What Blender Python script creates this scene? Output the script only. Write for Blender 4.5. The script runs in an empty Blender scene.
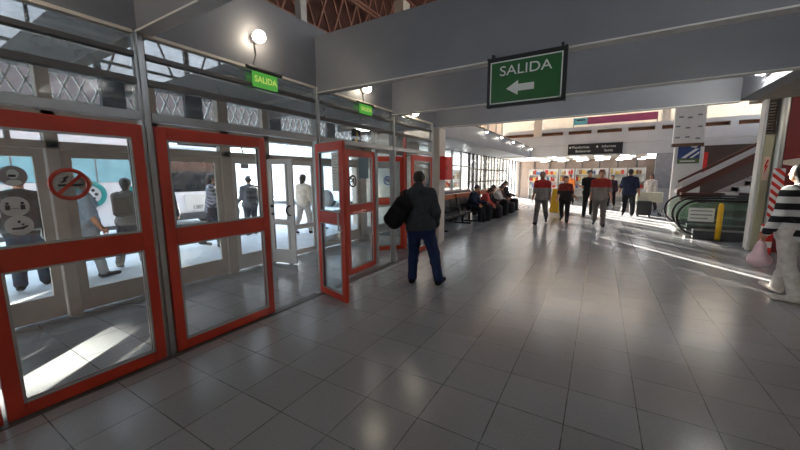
import bpy, bmesh, math, random
import numpy as np
from mathutils import Vector, Matrix, Euler
random.seed(7)
SC = bpy.context.scene
COL = SC.collection
R = math.radians

# ------------------------------------------------------------------ materials
def lin(c):
    return tuple(((v/255)/12.92 if v/255 <= .04045 else ((v/255+.055)/1.055)**2.4) for v in c)

def mat(name, rgb, rough=.6, metal=0., var=.12, scale=6., bump=0., spec=.5, coat=0.):
    m = bpy.data.materials.new(name); m.use_nodes = True
    nt = m.node_tree; b = nt.nodes['Principled BSDF']
    c = lin(rgb)
    b.inputs['Roughness'].default_value = rough
    b.inputs['Metallic'].default_value = metal
    b.inputs['Specular IOR Level'].default_value = spec
    b.inputs['Coat Weight'].default_value = coat
    tc = nt.nodes.new('ShaderNodeTexCoord')
    n = nt.nodes.new('ShaderNodeTexNoise'); n.inputs['Scale'].default_value = scale; n.inputs['Detail'].default_value = 5
    nt.links.new(tc.outputs['Object'], n.inputs['Vector'])
    r = nt.nodes.new('ShaderNodeValToRGB')
    r.color_ramp.elements[0].position = .3; r.color_ramp.elements[1].position = .7
    r.color_ramp.elements[0].color = tuple(v*(1-var) for v in c)+(1,)
    r.color_ramp.elements[1].color = tuple(min(1, v*(1+var)) for v in c)+(1,)
    nt.links.new(n.outputs['Fac'], r.inputs['Fac'])
    nt.links.new(r.outputs['Color'], b.inputs['Base Color'])
    if bump:
        bp = nt.nodes.new('ShaderNodeBump'); bp.inputs['Strength'].default_value = bump; bp.inputs['Distance'].default_value = .01
        nt.links.new(n.outputs['Fac'], bp.inputs['Height']); nt.links.new(bp.outputs['Normal'], b.inputs['Normal'])
    return m

def emit(name, rgb, s):
    m = bpy.data.materials.new(name); m.use_nodes = True
    nt = m.node_tree; nt.nodes.clear()
    o = nt.nodes.new('ShaderNodeOutputMaterial'); e = nt.nodes.new('ShaderNodeEmission')
    e.inputs['Color'].default_value = lin(rgb)+(1,); e.inputs['Strength'].default_value = s
    nt.links.new(e.outputs[0], o.inputs[0]); return m

def glass(name, tint=(1, 1, 1), refl=1.0, dirt=.03, ior=1.5, dirtrgb=(190, 195, 195), scale=3.):
    """thin pane: see-through, a fresnel reflection, and a thin film of dust"""
    m = bpy.data.materials.new(name); m.use_nodes = True
    nt = m.node_tree; nt.nodes.clear(); N = nt.nodes.new; L = nt.links.new
    o = N('ShaderNodeOutputMaterial'); t = N('ShaderNodeBsdfTransparent'); g = N('ShaderNodeBsdfGlossy'); d = N('ShaderNodeBsdfTranslucent')
    d2 = N('ShaderNodeBsdfDiffuse')
    t.inputs['Color'].default_value = tint+(1,); g.inputs['Roughness'].default_value = .01
    d.inputs['Color'].default_value = lin(dirtrgb)+(1,); d2.inputs['Color'].default_value = lin(dirtrgb)+(1,)
    ge = N('ShaderNodeNewGeometry'); dp = N('ShaderNodeVectorMath'); dp.operation = 'DOT_PRODUCT'
    L(ge.outputs['Incoming'], dp.inputs[0]); L(ge.outputs['Normal'], dp.inputs[1])
    def mth(op, x, y=0.):
        n_ = N('ShaderNodeMath'); n_.operation = op
        for i, v in enumerate((x, y)):
            if isinstance(v, (int, float)): n_.inputs[i].default_value = v
            else: L(v, n_.inputs[i])
        return n_
    f0 = ((ior-1)/(ior+1))**2
    sch = mth('ADD', f0, mth('MULTIPLY', 1-f0, mth('POWER', mth('SUBTRACT', 1., mth('ABSOLUTE', dp.outputs['Value']).outputs[0]).outputs[0], 5.).outputs[0]).outputs[0])
    mu = mth('MULTIPLY', sch.outputs[0], refl); mu.use_clamp = True
    mx = N('ShaderNodeMixShader'); L(mu.outputs[0], mx.inputs[0]); L(t.outputs[0], mx.inputs[1]); L(g.outputs[0], mx.inputs[2])
    tc = N('ShaderNodeTexCoord'); n = N('ShaderNodeTexNoise'); n.inputs['Scale'].default_value = scale; n.inputs['Detail'].default_value = 6
    L(tc.outputs['Object'], n.inputs['Vector'])
    mr = N('ShaderNodeMapRange'); mr.inputs[1].default_value = .35; mr.inputs[2].default_value = .75
    mr.inputs[3].default_value = dirt*.3; mr.inputs[4].default_value = dirt*2
    L(n.outputs['Fac'], mr.inputs[0])
    ad = N('ShaderNodeMixShader'); ad.inputs[0].default_value = .5; L(d.outputs[0], ad.inputs[1]); L(d2.outputs[0], ad.inputs[2])
    m2 = N('ShaderNodeMixShader'); L(mr.outputs[0], m2.inputs[0]); L(mx.outputs[0], m2.inputs[1]); L(ad.outputs[0], m2.inputs[2])
    L(m2.outputs[0], o.inputs[0]); return m

def floor_mat():
    m = bpy.data.materials.new('terrazzo_tiles'); m.use_nodes = True
    nt = m.node_tree; b = nt.nodes['Principled BSDF']; N = nt.nodes.new; L = nt.links.new
    tc = N('ShaderNodeTexCoord'); mp = N('ShaderNodeMapping')
    T = .428
    mp.inputs['Location'].default_value = (.96/T, -1.83/T, 0); mp.inputs['Scale'].default_value = (1/T, 1/T, 1/T)
    L(tc.outputs['Object'], mp.inputs['Vector'])
    sp = N('ShaderNodeSeparateXYZ'); L(mp.outputs[0], sp.inputs[0])
    def mth(op, a, bb=None):
        n = N('ShaderNodeMath'); n.operation = op
        for i, v in enumerate((a, bb)):
            if v is None: continue
            if isinstance(v, (int, float)): n.inputs[i].default_value = v
            else: L(v, n.inputs[i])
        return n.outputs[0]
    def edge(s):
        fr = mth('FRACT', s); return mth('MINIMUM', fr, mth('SUBTRACT', 1., fr))
    e = mth('MINIMUM', edge(sp.outputs[0]), edge(sp.outputs[1]))
    nz0 = N('ShaderNodeTexNoise'); nz0.inputs['Scale'].default_value = 9; L(tc.outputs['Object'], nz0.inputs['Vector'])
    wid = mth('MULTIPLY', nz0.outputs['Fac'], .015)
    gr = mth('LESS_THAN', e, wid)
    fl = N('ShaderNodeCombineXYZ'); L(mth('FLOOR', sp.outputs[0]), fl.inputs[0]); L(mth('FLOOR', sp.outputs[1]), fl.inputs[1])
    wn = N('ShaderNodeTexWhiteNoise'); L(fl.outputs[0], wn.inputs['Vector'])
    nz = N('ShaderNodeTexNoise'); nz.inputs['Scale'].default_value = 90; nz.inputs['Detail'].default_value = 4; L(tc.outputs['Object'], nz.inputs['Vector'])
    vo = N('ShaderNodeTexVoronoi'); vo.inputs['Scale'].default_value = 130; L(tc.outputs['Object'], vo.inputs['Vector'])
    nb = N('ShaderNodeTexNoise'); nb.inputs['Scale'].default_value = 1.1; nb.inputs['Detail'].default_value = 6; L(tc.outputs['Object'], nb.inputs['Vector'])
    v = mth('ADD', .80, mth('MULTIPLY', wn.outputs['Value'], .10))
    v = mth('ADD', v, mth('MULTIPLY', mth('SUBTRACT', nz.outputs['Fac'], .5), .2))
    v = mth('ADD', v, mth('MULTIPLY', mth('SUBTRACT', vo.outputs['Distance'], .35), .18))
    v = mth('ADD', v, mth('MULTIPLY', mth('SUBTRACT', nb.outputs['Fac'], .5), .2))
    v = mth('MULTIPLY', v, mth('SUBTRACT', 1., mth('MULTIPLY', gr, .72)))
    mx = N('ShaderNodeMix'); mx.data_type = 'RGBA'; mx.blend_type = 'MULTIPLY'; mx.inputs['Factor'].default_value = 1
    mx.inputs['A'].default_value = lin(FLOOR_RGB)+(1,)
    cc = N('ShaderNodeCombineColor'); L(v, cc.inputs[0]); L(v, cc.inputs[1]); L(v, cc.inputs[2])
    L(cc.outputs[0], mx.inputs['B']); L(mx.outputs['Result'], b.inputs['Base Color'])
    rg = mth('ADD', .17, mth('MULTIPLY', nb.outputs['Fac'], .07)); rg = mth('ADD', rg, mth('MULTIPLY', wn.outputs['Value'], .025))
    L(rg, b.inputs['Roughness']); b.inputs['Specular IOR Level'].default_value = .55
    bp = N('ShaderNodeBump'); bp.inputs['Strength'].default_value = .25; bp.inputs['Distance'].default_value = .004
    h = mth('ADD', mth('MULTIPLY', gr, -1.), mth('MULTIPLY', wn.outputs['Value'], .3)); L(h, bp.inputs['Height']); L(bp.outputs[0], b.inputs['Normal'])
    return m

def stripe_mat(name, a, bcol, period, axis=2, phase=0., duty=.5, skew=0.):
    m = bpy.data.materials.new(name); m.use_nodes = True
    nt = m.node_tree; b = nt.nodes['Principled BSDF']; N = nt.nodes.new; L = nt.links.new
    b.inputs['Roughness'].default_value = .8
    tc = N('ShaderNodeTexCoord'); sp = N('ShaderNodeSeparateXYZ'); L(tc.outputs['Object'], sp.inputs[0])
    def mth(op, x, y):
        n = N('ShaderNodeMath'); n.operation = op
        for i, v in enumerate((x, y)):
            if isinstance(v, (int, float)): n.inputs[i].default_value = v
            else: L(v, n.inputs[i])
        return n.outputs[0]
    s = mth('ADD', mth('MULTIPLY', sp.outputs[axis], 1/period), phase)
    if skew: s = mth('ADD', s, mth('MULTIPLY', sp.outputs[0], skew/period))
    f = mth('FRACT', s, 0.); lt = mth('LESS_THAN', f, duty)
    mx = N('ShaderNodeMix'); mx.data_type = 'RGBA'; L(lt, mx.inputs['Factor'])
    mx.inputs['A'].default_value = lin(a)+(1,); mx.inputs['B'].default_value = lin(bcol)+(1,)
    L(mx.outputs['Result'], b.inputs['Base Color']); return m

FLOOR_RGB = (153, 155, 158)
SUN_E, SKY_E, EXPO = 120.0, 5.0, 0.0
M = {}
M['floor'] = floor_mat()
M['pave'] = mat('pavement', (200, 203, 206), .7, var=.1, scale=2)
M['beam'] = mat('beam_paint', (128, 130, 137), .45, var=.06, scale=2.5)
M['fascia'] = mat('fascia_paint', (116, 115, 118), .5, var=.06, scale=2.5)
M['soffit'] = mat('soffit', (150, 140, 128), .7, var=.08)
M['roofbrown'] = mat('roof_red', (98, 62, 52), .8, var=.25, scale=4)
M['truss'] = mat('truss_red', (158, 112, 94), .6, var=.2)
M['alu'] = mat('aluminium', (170, 170, 168), .35, .75, var=.06)
M['darkalu'] = mat('dark_aluminium', (92, 88, 84), .45, .4, var=.1)
M['red'] = mat('red_paint', (188, 54, 30), .38, var=.12, scale=5, coat=.2)
M['cream'] = mat('cream_paint', (196, 186, 176), .5, var=.06)
M['white'] = mat('white_paint', (222, 220, 216), .5, var=.04)
M['parapet'] = mat('parapet', (205, 203, 203), .6, var=.06, scale=1.5)
M['creamwall'] = mat('cream_wall', (226, 214, 196), .7, var=.06)
M['brown'] = mat('brown_slot', (128, 84, 58), .7)
M['wood'] = mat('timber', (160, 84, 44), .5, var=.3, scale=9)
M['black'] = mat('black', (24, 24, 26), .5)
M['blackmetal'] = mat('black_metal', (38, 39, 42), .35, .5)
M['grey'] = mat('grey_panel', (120, 124, 128), .5)
M['dgrey'] = mat('dark_grey', (66, 68, 72), .55)
M['rubber'] = mat('handrail_rubber', (18, 18, 19), .35)
M['steel'] = mat('steel', (176, 178, 176), .28, .9, var=.05)
M['olive'] = mat('cabinet_paint', (176, 176, 150), .3, .35, var=.05)
M['green'] = mat('sign_green', (30, 96, 44), .45, var=.05)
M['signwhite'] = mat('sign_white', (225, 228, 222), .5, var=.02)
M['exitgreen'] = emit('exit_sign_lit', (110, 205, 90), .5)
M['exitpale'] = emit('exit_sign_letters', (215, 245, 120), .62)
M['purple'] = mat('purple_banner', (110, 36, 76), .6)
M['maroon'] = mat('maroon', (112, 24, 26), .5)
M['yellow'] = mat('yellow', (226, 178, 26), .5)
M['orange'] = mat('orange', (226, 120, 40), .5)
M['busw'] = mat('bus_white', (236, 240, 242), .3, var=.03)
M['teal'] = mat('bus_teal', (20, 138, 136), .35)
M['busglass'] = mat('bus_window', (140, 196, 208), .08, var=.1)
M['busdark'] = mat('bus_windscreen', (30, 34, 38), .06, var=.2)
M['sky'] = mat('bus_blue', (60, 120, 210), .3)
M['glass'] = glass('clear_glass', (.97, .985, .98), 1., .02)
M['glassdirty'] = glass('dusty_glass', (.75, .78, .78), 7, .2)
M['glassblue'] = glass('bluish_glass', (.9, .96, .98), 1.5, .04)
M['escglass'] = glass('green_glass', (.80, .88, .82), 1.2, .03)
M['lamp'] = emit('lamp_warm', (255, 240, 215), 55)
M['spot'] = emit('spot_lit', (255, 246, 230), 45)
M['tube'] = emit('tube_lit', (250, 252, 255), 12)
M['disc'] = emit('disc_lit', (255, 250, 238), 7)
M['hall'] = emit('hall_fill_lit', (240, 246, 255), 4.5)
M['skyglass'] = glass('grimy_glass', (.7, .72, .74), .6, .05); M['frost'] = glass('frosted_film', (.5,.5,.5), .5, .16, dirtrgb=(235,235,230), scale=1.)
M['conduit'] = mat('conduit', (60, 58, 56), .5)
for _k, _c in dict(notice=(92,118,128), sticker_blue=(56,92,168), stickergrey=(158,150,154), stickerwhite=(214,210,206), redbox=(196,32,26), floor2=(196,194,190), pkred=(190,60,48), pkwhite=(228,226,220), pkyellow=(220,180,80), pkgreen=(90,140,90), pkblue=(90,120,170), pkbrown=(150,110,80), grey2=(158,160,166), tealdim=(80,140,150), brown2=(96,72,54), posterblue=(36,62,120), posterolive=(92,104,60), stringer=(84,42,32), darkbrown=(70,54,46), storewall=(150,130,116), labelpink=(222,196,180)).items(): M[_k] = mat(_k, _c, .5)
M['tubedim'] = emit('tube_dim', (255,250,240), .5); M['spot2'] = emit('flood_lit', (255,252,245), 110)
M['cartcream'] = mat('cart_cream', (206,204,180), .5); M['plastic'] = mat('plastic_bag', (232,196,204), .4)
M['bands'] = stripe_mat('post_bands', (196,40,30), (230,226,220), .28, 2, .0, .4)
M['hazard'] = stripe_mat('hazard_stripes', (190, 36, 28), (232, 230, 226), .16, 2, 0, .5, 1.)
M['stripes'] = stripe_mat('sweater_stripes', (24, 24, 30), (226, 224, 222), .165, 2, .35, .5)
M['plaid'] = stripe_mat('plaid', (70, 74, 90), (170, 170, 178), .08, 2, 0, .5, 1.)
M['skin'] = mat('skin', (186, 134, 108), .55, var=.08, scale=12)
M['skin2'] = mat('skin_tan', (150, 102, 78), .55, var=.08, scale=12)
M['hairb'] = mat('hair_black', (24, 20, 18), .5, var=.3, scale=40)
M['hairbr'] = mat('hair_brown', (62, 42, 32), .5, var=.3, scale=40)
M['hairg'] = mat('hair_grey', (90, 84, 80), .5, var=.3, scale=40)
M['eye'] = mat('eye', (30, 24, 22), .2)
M['lips'] = mat('lips', (140, 76, 66), .5)
CLOTH = {}
def cloth(rgb):
    if rgb not in CLOTH: CLOTH[rgb] = mat('cloth_%d_%d_%d' % rgb, rgb, .85, var=.18, scale=14, bump=.3, spec=.2)
    return CLOTH[rgb]

# ------------------------------------------------------------------ mesh builder
class MB:
    def __init__(s): s.v = []; s.f = []; s.m = []
    def add(s, vs, fs, mi=0):
        o = len(s.v); s.v += [tuple(v) for v in vs]; s.f += [tuple(i+o for i in f) for f in fs]; s.m += [mi]*len(fs); return s
    def box(s, x0, x1, y0, y1, z0, z1, mi=0):
        return s.hexa([(x0,y0,z0),(x1,y0,z0),(x1,y1,z0),(x0,y1,z0),(x0,y0,z1),(x1,y0,z1),(x1,y1,z1),(x0,y1,z1)], mi)
    def hexa(s, p, mi=0):
        return s.add(p, [(3,2,1,0),(4,5,6,7),(0,1,5,4),(1,2,6,5),(2,3,7,6),(3,0,4,7)], mi)
    def bar(s, p, q, w, h=None, up=(0,0,1), mi=0):
        p, q = Vector(p), Vector(q); h = h or w; d = (q-p).normalized(); u = Vector(up)
        if abs(d.dot(u)) > .98: u = Vector((0,1,0))
        a = d.cross(u).normalized()*(w/2); b = a.cross(d).normalized()*(h/2)
        return s.hexa([p-a-b, p+a-b, q+a-b, q-a-b, p-a+b, p+a+b, q+a+b, q-a+b], mi)
    def tube(s, pts, r, n=8, mi=0, closed=False, flat=None):
        pts = [Vector(p) for p in pts]; k = len(pts); rings = []; prev = None
        for i, p in enumerate(pts):
            if closed: d = (pts[(i+1) % k]-pts[i-1]).normalized()
            else: d = (pts[min(i+1, k-1)]-pts[max(i-1, 0)]).normalized()
            if prev is None:
                u = Vector((0,0,1)) if abs(d.z) < .9 else Vector((1,0,0)); a = d.cross(u).normalized()
            else: a = (prev-d*prev.dot(d)).normalized()
            prev = a; b = d.cross(a); rr = r[i] if hasattr(r, '__len__') else r
            fa, fb = flat if flat else (1, 1)
            rings.append([p+a*(rr*fa*math.cos(2*math.pi*j/n))+b*(rr*fb*math.sin(2*math.pi*j/n)) for j in range(n)])
        vs = [v for g in rings for v in g]; fs = []
        for i in range(k if closed else k-1):
            for j in range(n):
                i2 = (i+1) % k
                fs.append((i*n+j, i*n+(j+1) % n, i2*n+(j+1) % n, i2*n+j))
        if not closed: fs += [tuple(range(n))[::-1], tuple((k-1)*n+j for j in range(n))]
        return s.add(vs, fs, mi)
    def cyl(s, p, q, r, r2=None, n=16, mi=0): return s.tube([p, q], [r, r if r2 is None else r2], n, mi)
    def ell(s, c, rad, nu=14, nv=10, mi=0):
        c = Vector(c); vs = []; fs = []
        for i in range(nv+1):
            t = math.pi*i/nv
            for j in range(nu):
                a = 2*math.pi*j/nu
                vs.append((c.x+rad[0]*math.sin(t)*math.cos(a), c.y+rad[1]*math.sin(t)*math.sin(a), c.z+rad[2]*math.cos(t)))
        for i in range(nv):
            for j in range(nu): fs.append((i*nu+j, (i+1)*nu+j, (i+1)*nu+(j+1) % nu, i*nu+(j+1) % nu))
        return s.add(vs, fs, mi)
    def prism(s, poly, d, mi=0):
        """poly: 3-D outline, d: extrusion vector"""
        n = len(poly); d = Vector(d); a = [Vector(p) for p in poly]; b = [p+d for p in a]
        return s.add(a+b, [tuple(range(n))[::-1], tuple(range(n, 2*n))]+[(i, (i+1) % n, n+(i+1) % n, n+i) for i in range(n)], mi)
    def build(s, name, mats, parent=None, bevel=0., smooth=False, subsurf=0):
        me = bpy.data.meshes.new(name); me.from_pydata(s.v, [], s.f)
        if not isinstance(mats, (list, tuple)): mats = [mats]
        for m in mats: me.materials.append(m)
        for p, mi in zip(me.polygons, s.m): p.material_index = mi; p.use_smooth = smooth
        bm = bmesh.new(); bm.from_mesh(me); bmesh.ops.remove_doubles(bm, verts=bm.verts, dist=1e-6)
        bmesh.ops.recalc_face_normals(bm, faces=bm.faces); bm.to_mesh(me); bm.free()
        o = bpy.data.objects.new(name, me); COL.objects.link(o)
        if parent: o.parent = parent
        if bevel:
            b = o.modifiers.new('bevel', 'BEVEL'); b.width = bevel; b.segments = 2; b.limit_method = 'ANGLE'
        if subsurf:
            b = o.modifiers.new('sub', 'SUBSURF'); b.levels = subsurf; b.render_levels = subsurf
        return o

def tag(o, label=None, cat=None, group=None, kind=None):
    if label: o['label'] = label
    if cat: o['category'] = cat
    if group: o['group'] = group
    if kind: o['kind'] = kind
    return o
def thing(name, label, cat, loc=(0,0,0), rz=0, group=None):
    o = bpy.data.objects.new(name, None); COL.objects.link(o); o.empty_display_size = .1
    o.location = loc; o.rotation_euler = (0,0,rz); return tag(o, label, cat, group)
def root(name, kind='structure', loc=(0,0,0), rz=0):
    o = bpy.data.objects.new(name, None); COL.objects.link(o); o.location = loc; o.rotation_euler = (0,0,rz); o['kind'] = kind; return o
def struct(name, mb, m, parent=None, bevel=0.):
    o = mb.build(name, m, parent, bevel)
    if not parent: o['kind'] = 'structure'
    return o
def B(*a): return MB().box(*a)
def text(body, name, m, size, origin, xdir, ydir, parent=None, depth=.006, align='CENTER', bold=0., wide=1.):
    cu = bpy.data.curves.new(name, 'FONT'); cu.body = body; cu.size = size; cu.align_x = align; cu.align_y = 'CENTER'
    cu.extrude = depth/2; cu.offset = bold
    t = bpy.data.objects.new(name+'_curve', cu); COL.objects.link(t)
    dg = bpy.context.evaluated_depsgraph_get(); me = bpy.data.meshes.new_from_object(t.evaluated_get(dg))
    bpy.data.objects.remove(t); bpy.data.curves.remove(cu)
    x = Vector(xdir).normalized(); y = Vector(ydir).normalized(); z = x.cross(y)
    mw = Matrix(((x.x*wide, y.x, z.x, origin[0]), (x.y*wide, y.y, z.y, origin[1]), (x.z*wide, y.z, z.z, origin[2]), (0,0,0,1)))
    me.transform(mw); me.materials.clear(); me.materials.append(m); me.name = name
    o = bpy.data.objects.new(name, me); COL.objects.link(o)
    if parent: o.parent = parent
    return o
def arc(c, r, a0, a1, n, ax='xz'):
    out = []
    for i in range(n+1):
        a = R(a0+(a1-a0)*i/n); u, w = r*math.cos(a), r*math.sin(a)
        out.append({'xz': (c[0]+u, c[1], c[2]+w), 'yz': (c[0], c[1]+u, c[2]+w), 'xy': (c[0]+u, c[1]+w, c[2])}[ax])
    return out
# ------------------------------------------------------------------ people: smooth-union distance field -> one continuous mesh
class Field:
    """capsules, ellipsoids and rounded boxes blended into one surface"""
    def __init__(s): s.p = []
    def cap(s, a, b, ra, rb, k=.03, sq=None): s.p.append(('c', np.array(a, float), np.array(b, float), ra, rb, k, sq)); return s
    def ell(s, c, r, k=.03, rot=None): s.p.append(('e', np.array(c, float), np.array(r, float), k, rot)); return s
    def box(s, c, h, rd, k=.02, rot=None): s.p.append(('b', np.array(c, float), np.array(h, float), rd, k, rot)); return s
    def mesh(s, vox, grow=0., wob=0., cut=None):
        lo = np.full(3, 1e9); hi = -lo
        bbs = []
        for q in s.p:
            if q[0] == 'c':
                r = max(q[3], q[4])*(max(q[6][1]) if q[6] else 1); a = np.minimum(q[1], q[2])-r; b = np.maximum(q[1], q[2])+r
            elif q[0] == 'e': r = q[2].max() if q[4] is not None else q[2]; a = q[1]-r; b = q[1]+r
            else: r = np.linalg.norm(q[2]) if q[5] is not None else q[2]; a = q[1]-r-q[3]; b = q[1]+r+q[3]
            a = a-grow; b = b+grow; bbs.append((a, b)); lo = np.minimum(lo, a); hi = np.maximum(hi, b)
        lo -= vox*3; n = np.ceil((hi-lo)/vox).astype(int)+4
        F = np.full(n, .2, np.float32)
        ax = [lo[i]+vox*np.arange(n[i]) for i in range(3)]
        for q, (a, b) in zip(s.p, bbs):
            mg = .07
            i0 = np.maximum(((a-mg-lo)/vox).astype(int), 0); i1 = np.minimum(np.ceil((b+mg-lo)/vox).astype(int)+1, n)
            P = np.stack(np.meshgrid(*[ax[i][i0[i]:i1[i]] for i in range(3)], indexing='ij'), -1)
            if q[0] == 'c':
                _, pa, pb, ra, rb, k, sq = q
                sc = 1.
                if sq:  # squash the section: (axis vector, (factor across, factor along axis))
                    av = np.array(sq[0], float); f = sq[1][1]/sq[1][0]; m = (pa+pb)/2
                    def tr(X): return X+np.expand_dims((X-m)@av, -1)*(1/f-1)*av
                    P = tr(P); pa = tr(pa); pb = tr(pb); ra *= sq[1][0]; rb *= sq[1][0]; sc = min(1., f)
                d = pb-pa; L = d@d+1e-12; t = np.clip(((P-pa)@d)/L, 0, 1)
                D = (np.linalg.norm(P-pa-t[..., None]*d, axis=-1)-(ra+(rb-ra)*t))*sc
            elif q[0] == 'e':
                _, c, r, k, rot = q; X = P-c
                if rot is not None: X = X@rot
                k0 = np.linalg.norm(X/r, axis=-1); k1 = np.linalg.norm(X/(r*r), axis=-1)+1e-9; D = k0*(k0-1)/k1
                D = np.where(k0 < 1e-4, -r.min(), D)
            else:
                _, c, h, rd, k, rot = q; X = P-c
                if rot is not None: X = X@rot
                e = np.abs(X)-h+rd; D = np.linalg.norm(np.maximum(e, 0), axis=-1)+np.minimum(e.max(-1), 0)-rd
            D = D-grow
            sl = tuple(slice(i0[i], i1[i]) for i in range(3)); G = F[sl]
            hh = np.clip(.5+.5*(D-G)/k, 0, 1); F[sl] = D*(1-hh)+G*hh-k*hh*(1-hh)
        if wob:
            X, Y, Z = np.meshgrid(*ax, indexing='ij')
            F += wob*(np.sin(X*31+Z*17)*np.sin(Y*27-Z*23)+.7*np.sin(Z*47+X*13+Y*19)).astype(np.float32)
        if cut is not None:
            X, Y, Z = np.meshgrid(*ax, indexing='ij'); F = np.maximum(F, cut(X, Y, Z).astype(np.float32))
        return surface_nets(F, lo, vox)

def surface_nets(F, lo, vox):
    S = F < 0; n = F.shape
    c = [S[i:n[0]-1+i, j:n[1]-1+j, k:n[2]-1+k] for i in (0,1) for j in (0,1) for k in (0,1)]
    tot = sum(x.astype(np.int8) for x in c); mix = (tot > 0) & (tot < 8)
    idx = np.full(mix.shape, -1, np.int64); I = np.argwhere(mix); idx[mix] = np.arange(len(I))
    acc = np.zeros((len(I), 3)); cnt = np.zeros(len(I))
    corners = [(i,j,k) for i in (0,1) for j in (0,1) for k in (0,1)]
    for a in corners:
        for ax in range(3):
            if a[ax] == 1: continue
            b = list(a); b[ax] = 1
            fa = F[I[:,0]+a[0], I[:,1]+a[1], I[:,2]+a[2]]; fb = F[I[:,0]+b[0], I[:,1]+b[1], I[:,2]+b[2]]
            m = (fa < 0) != (fb < 0); t = np.where(m, fa/np.where(m, fa-fb, 1), 0)
            p = np.tile(np.array(a, float), (len(I), 1)); p[:, ax] += t
            acc += p*m[:, None]; cnt += m
    V = lo+vox*(I+acc/np.maximum(cnt, 1)[:, None])
    faces = []
    for ax in range(3):
        u, w = [(1,2), (2,0), (0,1)][ax]
        sl0 = [slice(1, n[i]-1) for i in range(3)]; sl1 = list(sl0); sl0[ax] = slice(0, n[ax]-1); sl1[ax] = slice(1, n[ax])
        A = S[tuple(sl0)]; Bq = S[tuple(sl1)]; ch = np.argwhere(A != Bq)
        if not len(ch): continue
        fl = A[tuple(ch.T)]; base = ch.copy()
        for i in range(3):
            if i != ax: base[:, i] += 1
        def at(du, dw):
            q = base.copy(); q[:, u] += du; q[:, w] += dw; return idx[tuple(q.T)]
        Q = np.stack([at(-1,-1), at(0,-1), at(0,0), at(-1,0)], 1)
        Q[~fl] = Q[~fl][:, ::-1]; faces.append(Q)
    return V, np.concatenate(faces) if faces else np.zeros((0,4), int)

def np_obj(name, VF, mats, parent=None, pick=None):
    V, Fc = VF
    me = bpy.data.meshes.new(name); me.vertices.add(len(V)); me.vertices.foreach_set('co', V.astype(np.float32).ravel())
    me.loops.add(Fc.size); me.loops.foreach_set('vertex_index', Fc.astype(np.int32).ravel())
    me.polygons.add(len(Fc)); me.polygons.foreach_set('loop_start', np.arange(0, Fc.size, 4, dtype=np.int32)); me.polygons.foreach_set('loop_total', np.full(len(Fc), 4, np.int32))
    if not isinstance(mats, (list, tuple)): mats = [mats]
    for m in mats: me.materials.append(m)
    if pick is not None:
        me.polygons.foreach_set('material_index', pick(V[Fc].mean(1)).astype(np.int32))
    me.polygons.foreach_set('use_smooth', np.ones(len(Fc), bool)); me.update(calc_edges=True); me.validate()
    o = bpy.data.objects.new(name, me); COL.objects.link(o)
    if parent: o.parent = parent
    return o

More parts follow.
